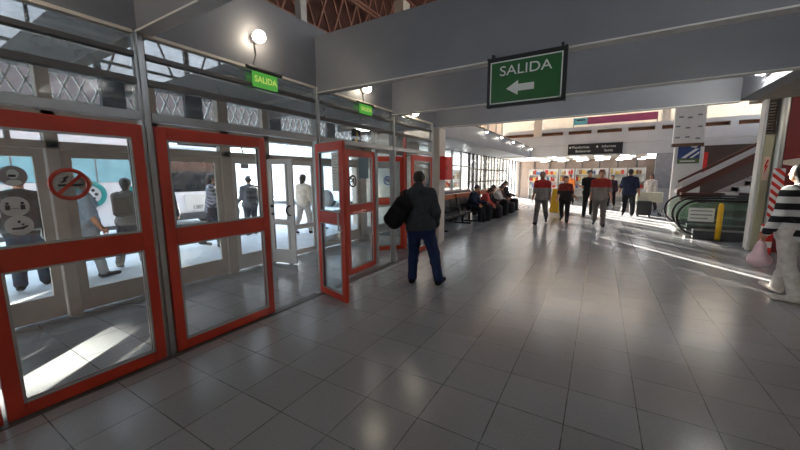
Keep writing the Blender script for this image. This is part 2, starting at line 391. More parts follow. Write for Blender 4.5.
def rx(a): c, s = math.cos(a), math.sin(a); return np.array([[1,0,0],[0,c,-s],[0,s,c]])
def ry(a): c, s = math.cos(a), math.sin(a); return np.array([[c,0,s],[0,1,0],[-s,0,c]])
def rz_(a): c, s = math.cos(a), math.sin(a); return np.array([[c,-s,0],[s,c,0],[0,0,1]])
def person(label, loc, yaw, H=1.72, build=1., legs=((10,4,5),(-10,4,20)), arms=((5,10,15,0),(5,10,15,0)), lean=0., side=0., head=(0,0), sit=None,
           top=(60,60,60), bottom=(40,40,46), shoes=(24,24,26), hair='hairb', hairstyle='short', skin='skin', sleeve=1.0, yoke=None, topmat=None, vox=.013,
           hem=0., shorts=False, group=None, female=False, hood=False, extra=None, lookback=False):
    """local frame: faces +Y, right hand on +X. legs: (swing forward, outward, knee bend) right, left; arms: (swing, outward, elbow bend, elbow turn)"""
    b = build; fem = .92 if female else 1.
    hz = .52*H; pel = np.array([0, 0, hz])
    T = ry(R(side))@rx(R(-lean))
    def up(v): return pel+T@np.array(v, float)
    hip = [pel+np.array([s*.052*H*(1.05 if female else 1), 0, -.005*H]) for s in (1,-1)]
    sh = [up((s*.106*H*fem, 0, .278*H)) for s in (1,-1)]
    neck0 = up((0, -.005*H, .31*H)); hd = T@rx(R(-head[1]))@rz_(R(head[0]))
    neck1 = neck0+T@np.array([0, .012*H, .05*H]); hc = neck1+hd@np.array([0, .016*H, .062*H])
    knee = []; ank = []; ftip = []
    for i, s in enumerate((1,-1)):
        a, o, k = [R(v) for v in legs[i]]
        d1 = ry(-s*o)@rx(a)@np.array([0,0,-1.]); d2 = ry(-s*o*.6)@rx(a-k)@np.array([0,0,-1.])
        kn = hip[i]+d1*.245*H; an = kn+d2*.235*H; knee.append(kn); ank.append(an)
        pitch = (a-k)*.6 if sit is None else 0
        pitch = max(-.6, min(.35, pitch)); ftip.append(an+rz_(-s*.15)@rx(pitch)@np.array([0, .115*H, -.022*H]))
    low = min(min(a[2] for a in ank)-.044*H, min(f[2] for f in ftip)-.017*H)
    off = np.array([0, 0, -low]) if sit is None else np.array([0, 0, sit+.075-pel[2]])
    hand = []; elb = []; wr = []; hdir = []
    for i, s in enumerate((1,-1)):
        a, o, e, tw = [R(v) for v in arms[i]]
        Ru = T@ry(-s*o)@rx(a); d1 = Ru@np.array([0,0,-1.]); Rf = Ru@rz_(s*tw)@rx(e); d2 = Rf@np.array([0,0,-1.])
        el = sh[i]+d1*.168*H; w = el+d2*.145*H; elb.append(el); wr.append(w); hdir.append((Rf, s))
    for L in (hip, sh, knee, ank, ftip, elb, wr):
        for j in range(len(L)): L[j] = L[j]+off
    pel = pel+off; neck0 = neck0+off; neck1 = neck1+off; hc = hc+off
    def U(v): return pel+T@np.array(v, float)
    h = H; yv = T@np.array([0, 1., 0])
    def torso(f, g=0.):
        f.cap(U((-.045*h, 0, .0)), U((.045*h, 0, .0)), .075*h*b+g, .075*h*b+g, .05, (yv, (1, .9)))
        f.cap(U((0,0,.0)), U((0,.004*h,.12*h)), .088*h*b*fem+g, .082*h*b*fem+g, .05, (yv, (1, .78)))
        f.cap(U((-.035*h,0,.14*h)), U((-.045*h,.0,.25*h)), .068*h*b*fem+g, .066*h*b*fem+g, .06, (yv, (1, .95)))
        f.cap(U((.035*h,0,.14*h)), U((.045*h,.0,.25*h)), .068*h*b*fem+g, .066*h*b*fem+g, .06, (yv, (1, .95)))
        for s in (1,-1): f.cap(U((s*.02*h,-.004*h,.302*h)), U((s*.096*h*fem,0,.276*h)), .030*h*b+g, .036*h*b+g, .05)
        if female:
            for s in (1,-1): f.ell(U((s*.042*h, .055*h, .215*h)), (.036*h+g, .03*h+g, .036*h+g), .03)
    def arm(f, g=0., to=1.):
        for i in (0,1):
            f.cap(sh[i], elb[i], .036*h*b+g, .027*h*b+g, .035)
            if to > .5: f.cap(elb[i], elb[i]+(wr[i]-elb[i])*(to*2-1)*.97, .027*h*b+g, .020*h*b+g, .02)
    def leg(f, g=0., to=1.):
        for i in (0,1):
            f.cap(hip[i], knee[i], .056*h*b+g, .035*h*b+g, .04)
            q = ank[i]; calf = knee[i]+(q-knee[i])*.3+np.array([0,-.01*h,0])
            if to > .55:
                f.cap(knee[i], calf, .034*h*b+g, .034*h*b+g, .03); f.cap(calf, knee[i]+(q-knee[i])*to, .034*h*b+g, .023*h*b+g, .02)
    body = Field(); torso(body); arm(body); leg(body)
    body.cap(neck0-np.array([0,0,.01*h]), neck1+(hc-neck1)*.4, .034*h*fem, .032*h*fem, .02)
    # head: skull, jaw, nose, ears
    body.ell(hc+hd@np.array([0,-.006*h,.008*h]), (.044*h, .053*h, .055*h), .02, hd); body.ell(hc+hd@np.array([0,.012*h,-.03*h]), (.034*h, .037*h, .036*h), .02, hd)
    body.cap(hc+hd@np.array([0,.045*h,.004*h]), hc+hd@np.array([0,.060*h,-.013*h]), .006*h, .0085*h, .008)
    for s in (1,-1): body.ell(hc+hd@np.array([s*.045*h,-.004*h,-.004*h]), (.007*h, .014*h, .019*h), .006, hd)
    # hands: palm, four fingers, thumb
    tips = []
    for i in (0,1):
        Rf, s = hdir[i]; w = wr[i]
        def q(x, y, z): return w+Rf@np.array([x, y, -z])*h
        curl = .35
        # palm faces the thigh: thumb forward
        body.cap(q(0,.004,.0), q(0,.006,.04), .017*h, .019*h, .012, (Rf@np.array([1.,0,0]), (1, .62)))
        body.cap(q(0,-.012,.03), q(0,.020,.034), .010*h, .010*h, .01)
        for j, (yy, ln) in enumerate(((.021,.040),(.009,.046),(-.003,.043),(-.015,.034))):
            p0 = q(0, yy, .045); p1 = q(-s*.004, yy*1.1, .045+ln*.5); p2 = q(-s*.018, yy*1.1, .045+ln*.92)
            body.cap(p0, p1, .0058*h, .0054*h, .004); body.cap(p1, p2, .0054*h, .0046*h, .004)
        body.cap(q(0,.014,.012), q(-s*.004,.034,.034), .0075*h, .0065*h, .008); body.cap(q(-s*.004,.034,.034), q(-s*.010,.036,.058), .0062*h, .005*h, .004)
        tips.append(q(-s*.008, .004, .062))
    rt = thing('person', label, 'person', loc, yaw, group)
    np_obj('body', body.mesh(vox), M[skin], rt)
    # trousers
    f = Field(); f.cap(U((-.045*h,0,.0)), U((.045*h,0,.0)), .078*h*b, .078*h*b, .05, (yv, (1, .93))); f.cap(U((0,0,-.012*h)), U((0,0,.05*h)), .089*h*b, .085*h*b, .04, (yv, (1, .86)))
    leg(f, .006*h, .62 if shorts else .965)
    if not shorts:
        for i in (0,1): f.cap(knee[i]+(ank[i]-knee[i])*.55, knee[i]+(ank[i]-knee[i])*.96, .033*h*b, .036*h*b, .02)
    np_obj('trousers', f.mesh(vox, .006, .0022), cloth(bottom), rt)
    # top
    f = Field(); torso(f, .004*h); f.cap(U((0,0,.0-hem*h)), U((0,0,.08*h)), .104*h*b, .096*h*b*fem, .04, (yv, (1, .92))); arm(f, .007*h, sleeve)
    f.cap(neck0-T@np.array([0,0,.02*h]), neck0+T@np.array([0,0,.008*h]), .046*h, .038*h, .03)
    if hood: f.cap(U((-.05*h,-.05*h,.30*h)), U((.05*h,-.05*h,.30*h)), .034*h, .034*h, .04); f.cap(neck0+T@np.array([0,-.01*h,.0]), neck0+T@np.array([0,-.012*h,.03*h]), .05*h, .045*h, .03)
    hp = U((0,0,-(.045+hem)*h)); hn = T@np.array([0,0,1.])
    def hemcut(X, Y, Z):
        dz = (hp[0]-X)*hn[0]+(hp[1]-Y)*hn[1]+(hp[2]-Z)*hn[2]; rr = np.hypot(X-hp[0], Y-hp[1])
        return np.where(rr < .13*h, dz, -1.)
    vf = f.mesh(vox, .007, .003, hemcut if sit is None else None)
    if yoke:
        zc = U((0,0,.185*h))
        Tn = T@np.array([0,0,1.])
        np_obj('shirt', vf, [cloth(top), cloth(yoke)], rt, lambda C: ((C-zc)@Tn > 0).astype(int))
    else: np_obj('shirt', vf, topmat or cloth(top), rt)
    # shoes
    for i in (0,1):
        f = Field(); a = ank[i]; t = ftip[i]; f.cap(a-np.array([0,.012*h,.012*h]), a+(t-a)*.2-np.array([0,0,.01*h]), .027*h, .024*h, .02); f.cap(a-np.array([0,.022*h,.024*h]), t, .021*h, .018*h, .03)
        np_obj('shoe', f.mesh(max(vox*.8, .009), .003), cloth(shoes), rt)
    # hair
    f = Field(); hm = M[hair]
    f.ell(hc+hd@np.array([0,-.014*h,.014*h]), (.0515*h, .057*h, .057*h), .01, hd)
    if hairstyle in ('long', 'tail'):
        f.cap(hc+hd@np.array([0,-.03*h,.0]), hc+hd@np.array([0,-.035*h,-.03*h]), .042*h, .036*h, .02)
    if hairstyle == 'long': f.cap(hc+hd@np.array([0,-.035*h,-.02*h]), hc+hd@np.array([0,-.04*h,-.10*h]), .045*h, .032*h, .03)
    if hairstyle == 'tail': f.ell(hc+hd@np.array([0,-.062*h,.012*h]), (.02*h,.02*h,.02*h), .01); f.cap(hc+hd@np.array([0,-.072*h,.01*h]), hc+hd@np.array([0,-.085*h,-.075*h]), .02*h, .010*h, .01)
    if hairstyle == 'short': f.ell(hc+hd@np.array([0,-.032*h,-.012*h]), (.038*h, .03*h, .036*h), .01, hd)
    face = hc+hd@np.array([0,.0,0]); yh = hd@np.array([0,1.,0]); zh = hd@np.array([0,0,1.])
    def cut(X, Y, Z):
        dy = (X-face[0])*yh[0]+(Y-face[1])*yh[1]+(Z-face[2])*yh[2]; dz = (X-face[0])*zh[0]+(Y-face[1])*zh[1]+(Z-face[2])*zh[2]
        return np.minimum(dy-.022*h, (.026*h-dz))*.8
    np_obj('hair', f.mesh(min(vox, .011), .002, .002, cut), hm, rt)
    # eyes, brows and mouth
    e = MB()
    for s in (1,-1):
        c = hc+hd@np.array([s*.0175*h, .0435*h, .006*h]); e.ell(c, (.006*h, .004*h, .0042*h), 8, 6)
        p = hc+hd@np.array([s*.009*h, .048*h, .0165*h]); q_ = hc+hd@np.array([s*.026*h, .043*h, .0165*h]); e.bar(p, q_, .004*h, .003*h)
    e.build('eyes', M['eye'], rt)
    mo = MB(); mo.tube([hc+hd@np.array([s*.0125*h, .0455*h-.006*h*abs(s), -.034*h]) for s in (-1,-.5,0,.5,1)], .0032*h, 6); mo.build('mouth', M['lips'], rt)
    mw = Matrix.Translation(loc)@Matrix.Rotation(yaw, 4, 'Z')
    W = lambda p: tuple(mw@Vector(p))
    return dict(root=rt, tips=[W(t) for t in tips], sh=[W(s) for s in sh], wr=[W(s) for s in wr], back=lambda x, y, z: W(U((x*h, y*h, z*h))), mw=mw, U=U, h=h, T=T)
def soft_bag(name, label, cat, F_, m, vox=.012, strap=None, strapmat=None, group=None, wob=.003, straps_name='strap'):
    """a bag whose body is a blended field in world space, straps are parts"""
    o = np_obj(name, F_.mesh(vox, 0, wob), m); tag(o, label, cat, group)
    for s in (strap or []): MB().tube(s, .012, 8, flat=(1.6, .5)).build(straps_name, strapmat or m, o, 0, True)
    return o
# ------------------------------------------------------------------ camera
def make_camera():
    f_px, pitch, yaw, roll, h = 334.6, .14232, .53665, .00706, 1.62
    fw = Vector((-math.sin(yaw)*math.cos(pitch), math.cos(yaw)*math.cos(pitch), -math.sin(pitch)))
    r = Vector((math.cos(yaw), math.sin(yaw), 0)); d = fw.cross(r)
    r2 = r*math.cos(roll)+d*math.sin(roll); d2 = d*math.cos(roll)-r*math.sin(roll)
    cam = bpy.data.cameras.new('camera'); cam.sensor_width = 36; cam.lens = f_px/800*36; cam.clip_end = 300
    o = bpy.data.objects.new('camera', cam); COL.objects.link(o)
    u = -d2; b = -fw
    o.matrix_world = Matrix(((r2.x, u.x, b.x, 0), (r2.y, u.y, b.y, 0), (r2.z, u.z, b.z, h), (0,0,0,1)))
    SC.camera = o
make_camera()

# ------------------------------------------------------------------ shell
XR, XI = -3.30, -5.40            # red door line, inner door line
struct('floor', B(XI-.1, 9, -6, 30, -.1, 0), M['floor'])
struct('ground', B(-60, XI-.1, -30, 60, -.12, -.005), M['pave'])
struct('ceiling', B(XI-1, 9, -6, 20.2, 7.9, 8.1), M['roofbrown'])
# red lattice girders carrying the high roof
for i in range(8):
    y = -1.6+2.0*i; g = MB()
    g.box(XI, 6.4, y-.05, y+.05, 7.7, 7.8); g.box(XI, 6.4, y-.05, y+.05, 6.8, 6.9)
    x = XI; up = True
    while x < 5.8:
        g.bar((x, y, 6.85 if up else 7.75), (x+.55, y, 7.75 if up else 6.85), .05); x += .55; up = not up
    for k in range(8):
        xx = XI+.2+k*1.4
        g.bar((xx, y, 7.75), (xx+.7, y+2.0, 6.85), .045); g.bar((xx+.7, y, 6.85), (xx, y+2.0, 7.75), .045)
    struct('roof_girder', g, M['truss'])
# transverse beams across the hall
BY = [-2.4, -.5, 1.41, 3.42, 5.30, 7.20]
for y in BY:
    zb = 2.80 if y == 1.41 else 2.73
    g = MB().box(XR-.05, 1.75, y, y+.09, zb, 3.42).box(XR-.05, 1.75, y-.012, y, zb, zb+.015)
    bo = struct('ceiling_beam', g, M['beam'])
    B(XR, 1.75, y-.018, y+.10, zb-.014, zb).build('lit_underside', M['white'], bo)  # white strip puts the lamplit look of the underside into the colour
struct('ceiling_beam', B(1.75, 1.95, -6, 7.4, 2.75, 3.6), M['beam'])
struct('ceiling_soffit', B(1.95, 9, -6, 7.4, 2.75, 3.0), M['soffit'])
# fascia over the doors, upper wall, hanger posts
struct('wall_left', MB().box(XR-.2, XR, -6, 7.4, 2.80, 3.55).box(XR-.26, XR-.2, -6, 7.4, 3.40, 3.62), M['fascia'])
for (x, y) in ((XR-.1, 3.3), (-2.2, 5.4), (-1.2, 7.3), (XR-.1, 1.5), (-.4, 7.3)):
    struct('hanger_post', B(x-.05, x+.05, y-.05, y+.05, 3.42, 7.9), M['cream'])
# right upper wall: a clerestory of windows over the low ceiling
g = MB().box(6.4, 6.6, -6, 20.2, 3.0, 3.9).box(6.4, 6.6, -6, 20.2, 7.6, 8.1)
struct('wall_right', g, M['creamwall'])
for i in range(9):
    y0 = -6+i*2.6
    w = root('window_%d' % (i+1)); f = MB()
    f.box(6.42, 6.56, y0, y0+.14, 3.9, 7.6).box(6.45, 6.53, y0+1.3, y0+1.37, 3.9, 7.6).box(6.45, 6.53, y0, y0+2.6, 5.1, 5.18).box(6.45, 6.53, y0, y0+2.6, 6.4, 6.48)
    f.bar((6.5, y0, 4.0), (6.5, y0+1.3, 7.5), .05); f.bar((6.5, y0+2.6, 4.0), (6.5, y0+1.3, 7.5), .05)
    struct('window_frame', f, M['darkalu'], w); struct('window_pane', B(6.49, 6.50, y0+.14, y0+2.6, 3.9, 7.6), M['skyglass'], w)
struct('wall_back', MB().box(XR, 9, -6.2, -6, 0, 8), M['parapet'])
struct('wall_right', B(9, 9.2, -6, 26, 0, 3.2), M['creamwall'])

# ------------------------------------------------------------------ red door line
posts = [-2.45, -.52, 1.41, 3.42, 5.35, 6.98]
for y in posts:
    struct('door_post', MB().box(XR-.08, XR+.0, y-.04, y+.04, 0, 2.80).box(XR-.02, XR+.02, y-.018, y+.018, 0, 2.8), M['alu'], None, .006)
for a, b in zip(posts[:-1], posts[1:]):
    a += .04; b -= .04
    wn = globals().get('wn', 19)+1; w = root('window_%d' % wn)
    f = MB().box(XR-.07, XR+.01, a, b, 2.10, 2.17); struct('transom_bar', f, M['alu'], w, .004)
    f = MB().box(XR-.05, XR+.012, a, b, 2.385, 2.44).box(XR-.05, XR+.012, a, b, 2.60, 2.64); struct('window_bar', f, M['darkalu'], w, .004)
    f = MB().box(XR-.06, XR+.015, a, b, 2.775, 2.80); struct('window_head', f, M['creamwall'], w)
    struct('window_pane', B(XR-.03, XR-.024, a, b, 2.64, 2.775), M['glassdirty'], w)
    struct('window_pane', B(XR-.03, XR-.024, a, b, 2.44, 2.60), M['glassdirty'], w)
    struct('window_pane', B(XR-.03, XR-.024, a, b, 2.17, 2.385), M['glass'], w)

def red_leaf(n, hinge, width, ang, gl='glass', stile=.085, hgt=2.06):
    """a red framed glass leaf: local +X runs from the hinge to the free edge"""
    d = root('door_%d' % n, 'structure', (hinge[0], hinge[1], 0), ang); t = .022
    f = MB().box(0, stile, -t, t, .015, hgt).box(width-stile, width, -t, t, .015, hgt)
    f.box(stile, width-stile, -t, t, .015, .11).box(stile, width-stile, -t, t, hgt-.11, hgt).box(stile, width-stile, -t, t, 1.02, 1.18)
    struct('door_frame', f, M['red'], d, .006)
    bd = MB()
    for (z0, z1) in ((.11, 1.02), (1.18, hgt-.11)):
        for s in (-1, 1):
            y0, y1 = sorted((s*.012, s*.024))
            bd.box(stile-.004, stile+.012, y0, y1, z0, z1).box(width-stile-.012, width-stile+.004, y0, y1, z0, z1)
            bd.box(stile, width-stile, y0, y1, z0-.004, z0+.01).box(stile, width-stile, y0, y1, z1-.01, z1+.004)
    struct('glazing_bead', bd, M['alu'], d)
    struct('door_glass', MB().box(stile, width-stile, -.004, .004, .11, 1.02), M[gl], d)
    struct('door_glass', MB().box(stile, width-stile, -.004, .004, 1.18, hgt-.11), M[gl], d)
    return d
def no_smoking(d, x, z, r, y, ring='red', s=1):
    """prohibition roundel on a leaf's glass, in the leaf's own frame"""
    o = []
    pts = arc((x, y, z), r*.88, 0, 360, 40)[:-1]
    c = MB(); n = 40
    disc = MB().prism([(x+r*math.cos(2*math.pi*i/n), y, z+r*math.sin(2*math.pi*i/n)) for i in range(n)], (0, .0015*s, 0)).build('no_smoking_sign', M['stickerbg'], d)
    disc['label'] = 'round no smoking sign stuck on the glass'
    MB().tube(pts, r*.12, 8, closed=True, flat=None).build('sign_ring', M[ring], disc)
    yy = y+.003*s
    MB().bar((x-r*.62, yy, z-r*.62), (x+r*.62, yy, z+r*.62), .006, r*.2, up=(0,0,1)).build('sign_slash', M[ring], disc)
    MB().bar((x-r*.55, yy-.0015*s, z-r*.05), (x+r*.6, yy-.0015*s, z-r*.05), .004, r*.13).build('sign_cigarette', M['black'], disc)
    MB().tube([(x-r*.42, yy-.001*s, z+r*.1), (x-r*.2, yy-.001*s, z+r*.22), (x-r*.22, yy-.001*s, z+r*.36), (x-r*.02, yy-.001*s, z+r*.5)], [r*.03, r*.08, r*.08, r*.03], 6).build('sign_smoke', M['black'], disc)
M['sticker_dark'] = mat('sticker_dark', (96, 30, 34), .5)
M['stickerbg'] = glass('clear_sticker', (.93, .92, .91), .6, .12)
H2 = math.pi/2
dA = red_leaf(1, (XR, .40), .96, H2); no_smoking(dA, .47, 1.585, .115, -.028, 'red', -1)
red_leaf(2, (XR, -.58), .96, H2)
red_leaf(3, (XR, 1.455), 1.09, H2)
# leaf swung open into the hall, hinged on the third post
d = red_leaf(4, (XR-.02, 3.385), .66, math.atan2(3.19-3.385, .66), 'glassblue')
for q in (MB().box(.40, .60, -.012, -.007, 1.45, 1.93),): q.build('paper_notice', M['signwhite'], d)['label'] = 'white paper notice taped to the door glass'
tx = MB()
for k in range(9): tx.box(.42, .56-.03*(k % 3), -.0145, -.0125, 1.88-k*.035, 1.886-k*.035)
tx.build('notice_lines', M['grey'], d)
MB().box(-.03, .06, -.1, .03, 0, .012).build('door_pivot_plate', M['steel'], d)
MB().tube([(.60, -.03, .95), (.60, -.07, .98), (.60, -.07, 1.2), (.60, -.03, 1.23)], .012, 8).build('door_handle', M['steel'], d)
# ajar leaf beyond it
struct('door_post', B(XR-.26, XR-.18, 5.0, 5.08, 0, 2.95), M['alu'])
d = red_leaf(5, (XR-.21, 4.99), .85, math.atan2(-.85, .04)); no_smoking(d, .68, 1.56, .10, .028, 'sticker_dark', 1)
MB().box(.22, .50, .024, .03, 1.60, 1.95).build('door_notice', M['notice'], d)['label'] = 'blue grey notice on the door glass'
# leaf swung into the vestibule, and the far fixed leaf
struct('door_post', B(-3.75, -3.69, 6.45, 6.51, 0, 2.95), M['red'])
d = red_leaf(6, (-3.75, 6.45), .71, math.atan2(5.9-6.45, -4.2+3.75), 'glassblue'); no_smoking(d, .36, 1.55, .10, .028, 'sticker_blue', 1)
red_leaf(7, (XR, 6.02), .92, H2, 'glassdirty')
struct('door_threshold', B(XR-.06, XR+.06, -3, 7, 0, .006), M['darkalu'])

# ------------------------------------------------------------------ inner (cream) door line
def cream_leaf(n, hinge, width, ang, hgt=1.96, stile=.09, mid=.80, lower=.28, gl='glass', frame='cream'):
    d = root('door_%d' % n, 'structure', (hinge[0], hinge[1], 0), ang); t = .022
    f = MB().box(0, stile, -t, t, .02, hgt).box(width-stile, width, -t, t, .02, hgt)
    f.box(stile, width-stile, -t, t, .02, lower).box(stile, width-stile, -t, t, hgt-.09, hgt).box(stile, width-stile, -t, t, mid-.05, mid+.05)
    struct('door_frame', f, M[frame], d, .005)
    struct('door_glass', B(stile, width-stile, -.004, .004, lower, mid-.05), M[gl], d)
    struct('door_glass', B(stile, width-stile, -.004, .004, mid+.05, hgt-.09), M[gl], d)
    return d
ip = [(-.9, -.74), (.28, .40), (1.26, 1.38), (2.20, 2.42), (3.29, 3.46), (4.12, 4.24), (5.42, 5.58), (7.0, 7.2), (9.0, 9.2)]
for a, b in ip: struct('door_post', B(XI-.06, XI+.06, a, b, 0, 2.92), M['cream'], None, .006)
struct('door_head', MB().box(XI-.06, XI+.06, -6, 9.2, 1.965, 2.05).box(XI-.06, XI+.06, -6, 9.2, 2.29, 2.46).box(XI-.06, XI+.06, -6, 9.2, 2.88, 3.05), M['cream'])
for (a, b) in zip(ip[:-1], ip[1:]):
    wn += 1; w = root('window_%d' % wn); struct('window_pane', B(XI-.004, XI+.004, a[1], b[0], 2.05, 2.29), M['glassblue'], w); struct('window_pane', B(XI-.004, XI+.004, a[1], b[0], 2.46, 2.88), M['glass'], w)
    if a[1] in (.40,): struct('window_bar', B(XI-.03, XI+.03, .98, 1.02, 2.05, 2.29), M['cream'], w)
d1 = cream_leaf(11, (XI, .41), .84, H2); cream_leaf(12, (XI, 1.385), .81, H2); cream_leaf(13, (XI, 2.425), .86, H2)
cream_leaf(10, (XI, -.73), 1.0, H2); cream_leaf(14, (XI, 3.465), .65, H2, frame='white')
cream_leaf(16, (XI, 4.62), .79, H2, frame='white', lower=.12, mid=.6)
cream_leaf(17, (XI, 5.6), 1.4, H2); cream_leaf(18, (XI, 7.21), 1.78, H2)
d = cream_leaf(15, (XI+.03, 4.18), .57, math.atan2(.10, .54), frame='white', stile=.10)
MB().tube(arc((.505, -.03, 1.02), .09, 90, 270, 10, 'xz'), .016, 8).build('door_handle', M['black'], d)['label'] = 'black C shaped pull handle'
MB().cyl((.10, -.022, 1.1), (.10, -.05, 1.1), .03).cyl((.10, -.022, .95), (.10, -.05, .95), .02).build('door_knob', M['black'], d)
MB().tube([(.75, .03, .95), (.75, .09, .97), (.75, .09, 1.06), (.3, .09, 1.06)], .012, 8).build('door_handle', M['steel'], d1)
# three round health stickers on the inner leaf (leaf frame: x along the leaf, viewer on -y)
for k, (x, z, bg) in enumerate(((.58, 1.66, 'stickergrey'), (.56, 1.335, 'stickerwhite'), (.57, 1.13, 'stickerwhite'))):
    n = 36; r = .108
    s = MB().prism([(x+r*math.cos(2*math.pi*i/n), -.028, z+r*math.sin(2*math.pi*i/n)) for i in range(n)], (0, .003, 0)).build('round_sticker', M[bg], d1)
    s['label'] = ['grey round sticker of a masked head', 'white round sticker of two people kept apart', 'white round sticker of a washing hand'][k]
    y = -.031; g = MB()
    def disc(cx, cz, a, b, lst):
        lst.prism([(cx+a*math.cos(2*math.pi*i/20), y, cz+b*math.sin(2*math.pi*i/20)) for i in range(20)], (0, .002, 0))
    if k == 0:
        w = MB(); disc(x, z+.02, .045, .05, w); disc(x, z-.07, .06, .03, w); w.build('sticker_figure', M['signwhite'], s)
        g.box(x-.035, x+.02, y-.003, y-.001, z-.01, z+.015); g.build('sticker_mark', M['black'], s)
    elif k == 1:
        for q in (-.055, .055):
            disc(x+q, z+.035, .014, .014, g); g.box(x+q-.018, x+q+.018, y, y+.002, z-.035, z+.018)
        g.box(x-.03, x+.03, y, y+.002, z-.022, z-.017); g.build('sticker_mark', M['black'], s)
    else:
        g.prism([(x-.06, y, z-.04), (x+.02, y, z-.045), (x+.065, y, z-.015), (x+.06, y, z), (x, y, z-.02), (x-.055, y, z-.02)], (0, .002, 0))
        disc(x, z+.04, .012, .015, g); disc(x+.025, z+.01, .012, .01, g); g.build('sticker_mark', M['black'], s)
# vestibule ceiling, its end wall and light rails
struct('ceiling', B(XI-.1, XR-.2, -6, 7.2, 2.95, 3.05), M['soffit'])
wn += 1; w = root('window_%d' % wn)
struct('window_frame', MB().box(XI, XR-.08, 7.06, 7.14, 0, .12).box(XI, XR-.08, 7.06, 7.14, 2.0, 2.08).box(-4.4, -4.3, 7.06, 7.14, .12, 2.95), M['cream'], w)
struct('window_pane', B(XI, XR-.08, 7.095, 7.105, .12, 2.95), M['glass'], w)
for y0 in (-1.2, .35, 1.75, 3.2):
    t = thing('batten_light', {-1.2: 'slim ceiling light strip in the entrance lobby nearest the camera', .35: 'slim ceiling light strip above the masked head sticker door', 1.75: 'slim ceiling light strip behind the second red panel', 3.2: 'slim ceiling light strip above the white open door'}[y0], 'ceiling light', (-4.3, y0+.65, 2.95), 0, 'light strips in the entrance lobby')
    MB().box(-.05, .05, -.65, .65, -.05, 0).build('light_body', M['white'], t); MB().cyl((0, -.6, -.07), (0, .6, -.07), .016, n=10).build('light_tube', M['tubedim'], t)
t = thing('ceiling_lamp', 'round white glowing ceiling lamp in the entrance lobby', 'ceiling light', (-3.92, 5.3, 2.58))
MB().cyl((0,0,-.03), (0,0,0), .20, n=28).build('lamp_base', M['white'], t); MB().cyl((0,0,0), (0,0,.37), .015, n=8).build('lamp_rod', M['darkalu'], t)
MB().ell((0,0,-.03), (.18, .18, .06), 24, 10).build('lamp_shade', M['disc'], t, 0, True)
t = thing('pictogram_sign', 'small black hanging sign with a pale running figure', 'sign', (-3.6, 4.62, 2.28))
MB().box(-.012, .012, -.11, .11, -.14, .14).build('sign_board', M['black'], t)
MB().box(.012, .015, -.05, .02, -.09, -.0).ell((.015, .01, .06), (.004, .03, .03), 10, 8).box(.012, .015, .0, .06, -.02, .02).build('sign_figure', M['yellow'], t)
MB().box(-.006, .006, -.006, .006, .14, .67).build('sign_hanger', M['darkalu'], t)
for yy, xx in ((0, -4.0), (0, -3.75)): struct('ceiling_pipe', MB().cyl((xx, -5, 2.86), (xx, 7.0, 2.86), .03, n=10), M['cream'])

# ------------------------------------------------------------------ fittings on the fascia
def bulb(y, z, label, cond=True):
    t = thing('bulkhead_lamp', label, 'wall lamp', (XR, y, z), 0, 'bare lamps on the grey fascia')
    MB().cyl((0,0,0), (.05,0,0), .05, n=16).build('lamp_holder', M['white'], t)
    MB().ell((.10,0,0), (.065, .06, .06), 18, 12).build('lamp_globe', M['lamp'], t, 0, True)
    MB().tube([(.012, .0, -.05), (.012, .01, -.16), (.012, -.03, -.26)], .006, 6).build('lamp_cord', M['conduit'], t)
bulb(2.50, 3.10, 'glowing bare lamp on the fascia above the green exit sign')
bulb(4.42, 2.98, 'glowing bare lamp under the second ceiling beam'); bulb(6.0, 2.86, 'small glowing lamp under the third ceiling beam')
bulb(.55, 3.10, 'glowing bare lamp over the first red panel'); bulb(-1.4, 3.1, 'glowing bare lamp behind the camera')
t = thing('exit_sign', 'lit green exit sign hanging under a dark conduit by the first lamp', 'exit sign', (XR+.03, 2.58, 2.70))
MB().box(-.012, .012, -.14, .17, -.10, .055).build('sign_panel', M['exitgreen'], t)
text('SALIDA', 'sign_letters', M['exitpale'], .088, (.0135, .015, -.022), (0,1,0), (0,0,1), t, .002, bold=.002)
MB().cyl((-.0, -.21, .085), (.0, .24, .085), .022, n=12).build('sign_conduit', M['conduit'], t)
for y in (-.12, .15): MB().box(-.004, .004, y-.004, y+.004, .05, .09).build('sign_hanger', M['conduit'], t)
t = thing('exit_sign', 'small green exit sign past the second beam, over the glazed doors', 'exit sign', (XR+.03, 4.45, 2.70))
MB().box(-.012, .012, -.14, .17, -.09, .05).build('sign_panel', M['exitgreen'], t)
text('SALIDA', 'sign_letters', M['exitpale'], .085, (.0135, .015, -.02), (0,1,0), (0,0,1), t, .002, bold=.002)
MB().cyl((-.0, -.2, .07), (.0, .22, .07), .016, n=12).build('sign_conduit', M['conduit'], t)
# hanging SALIDA board on the second beam
t = thing('hanging_sign', 'green hanging SALIDA board with a white left arrow', 'sign', (-.655, 3.36, 2.50))
MB().box(-.345, .345, -.02, .02, -.225, .225).build('sign_frame', M['black'], t, .004)
MB().box(-.315, .315, -.026, -.02, -.20, .185).build('sign_face', M['green'], t)
w = MB()
for (a, b, c, e) in ((-.312, .312, -.197, -.187), (-.312, .312, .172, .182), (-.312, -.302, -.197, .182), (.302, .312, -.197, .182)): w.box(a, b, -.029, -.026, c, e)
w.build('sign_border', M['signwhite'], t)
text('SALIDA', 'sign_letters', M['signwhite'], .122, (0, -.028, .088), (1,0,0), (0,0,1), t, .004, bold=.0, wide=1.14)
MB().prism([(-.16, -.029, -.07), (-.055, -.029, -.005), (-.055, -.029, -.04), (.085, -.029, -.04), (.085, -.029, -.10), (-.055, -.029, -.10), (-.055, -.029, -.135)], (0, .003, 0)).build('sign_arrow', M['signwhite'], t)
for x in (-.335, .335):
    for z in (-.215, .215): MB().cyl((x, -.03, z), (x, .03, z), .012, n=10).build('sign_bolt', M['black'], t)
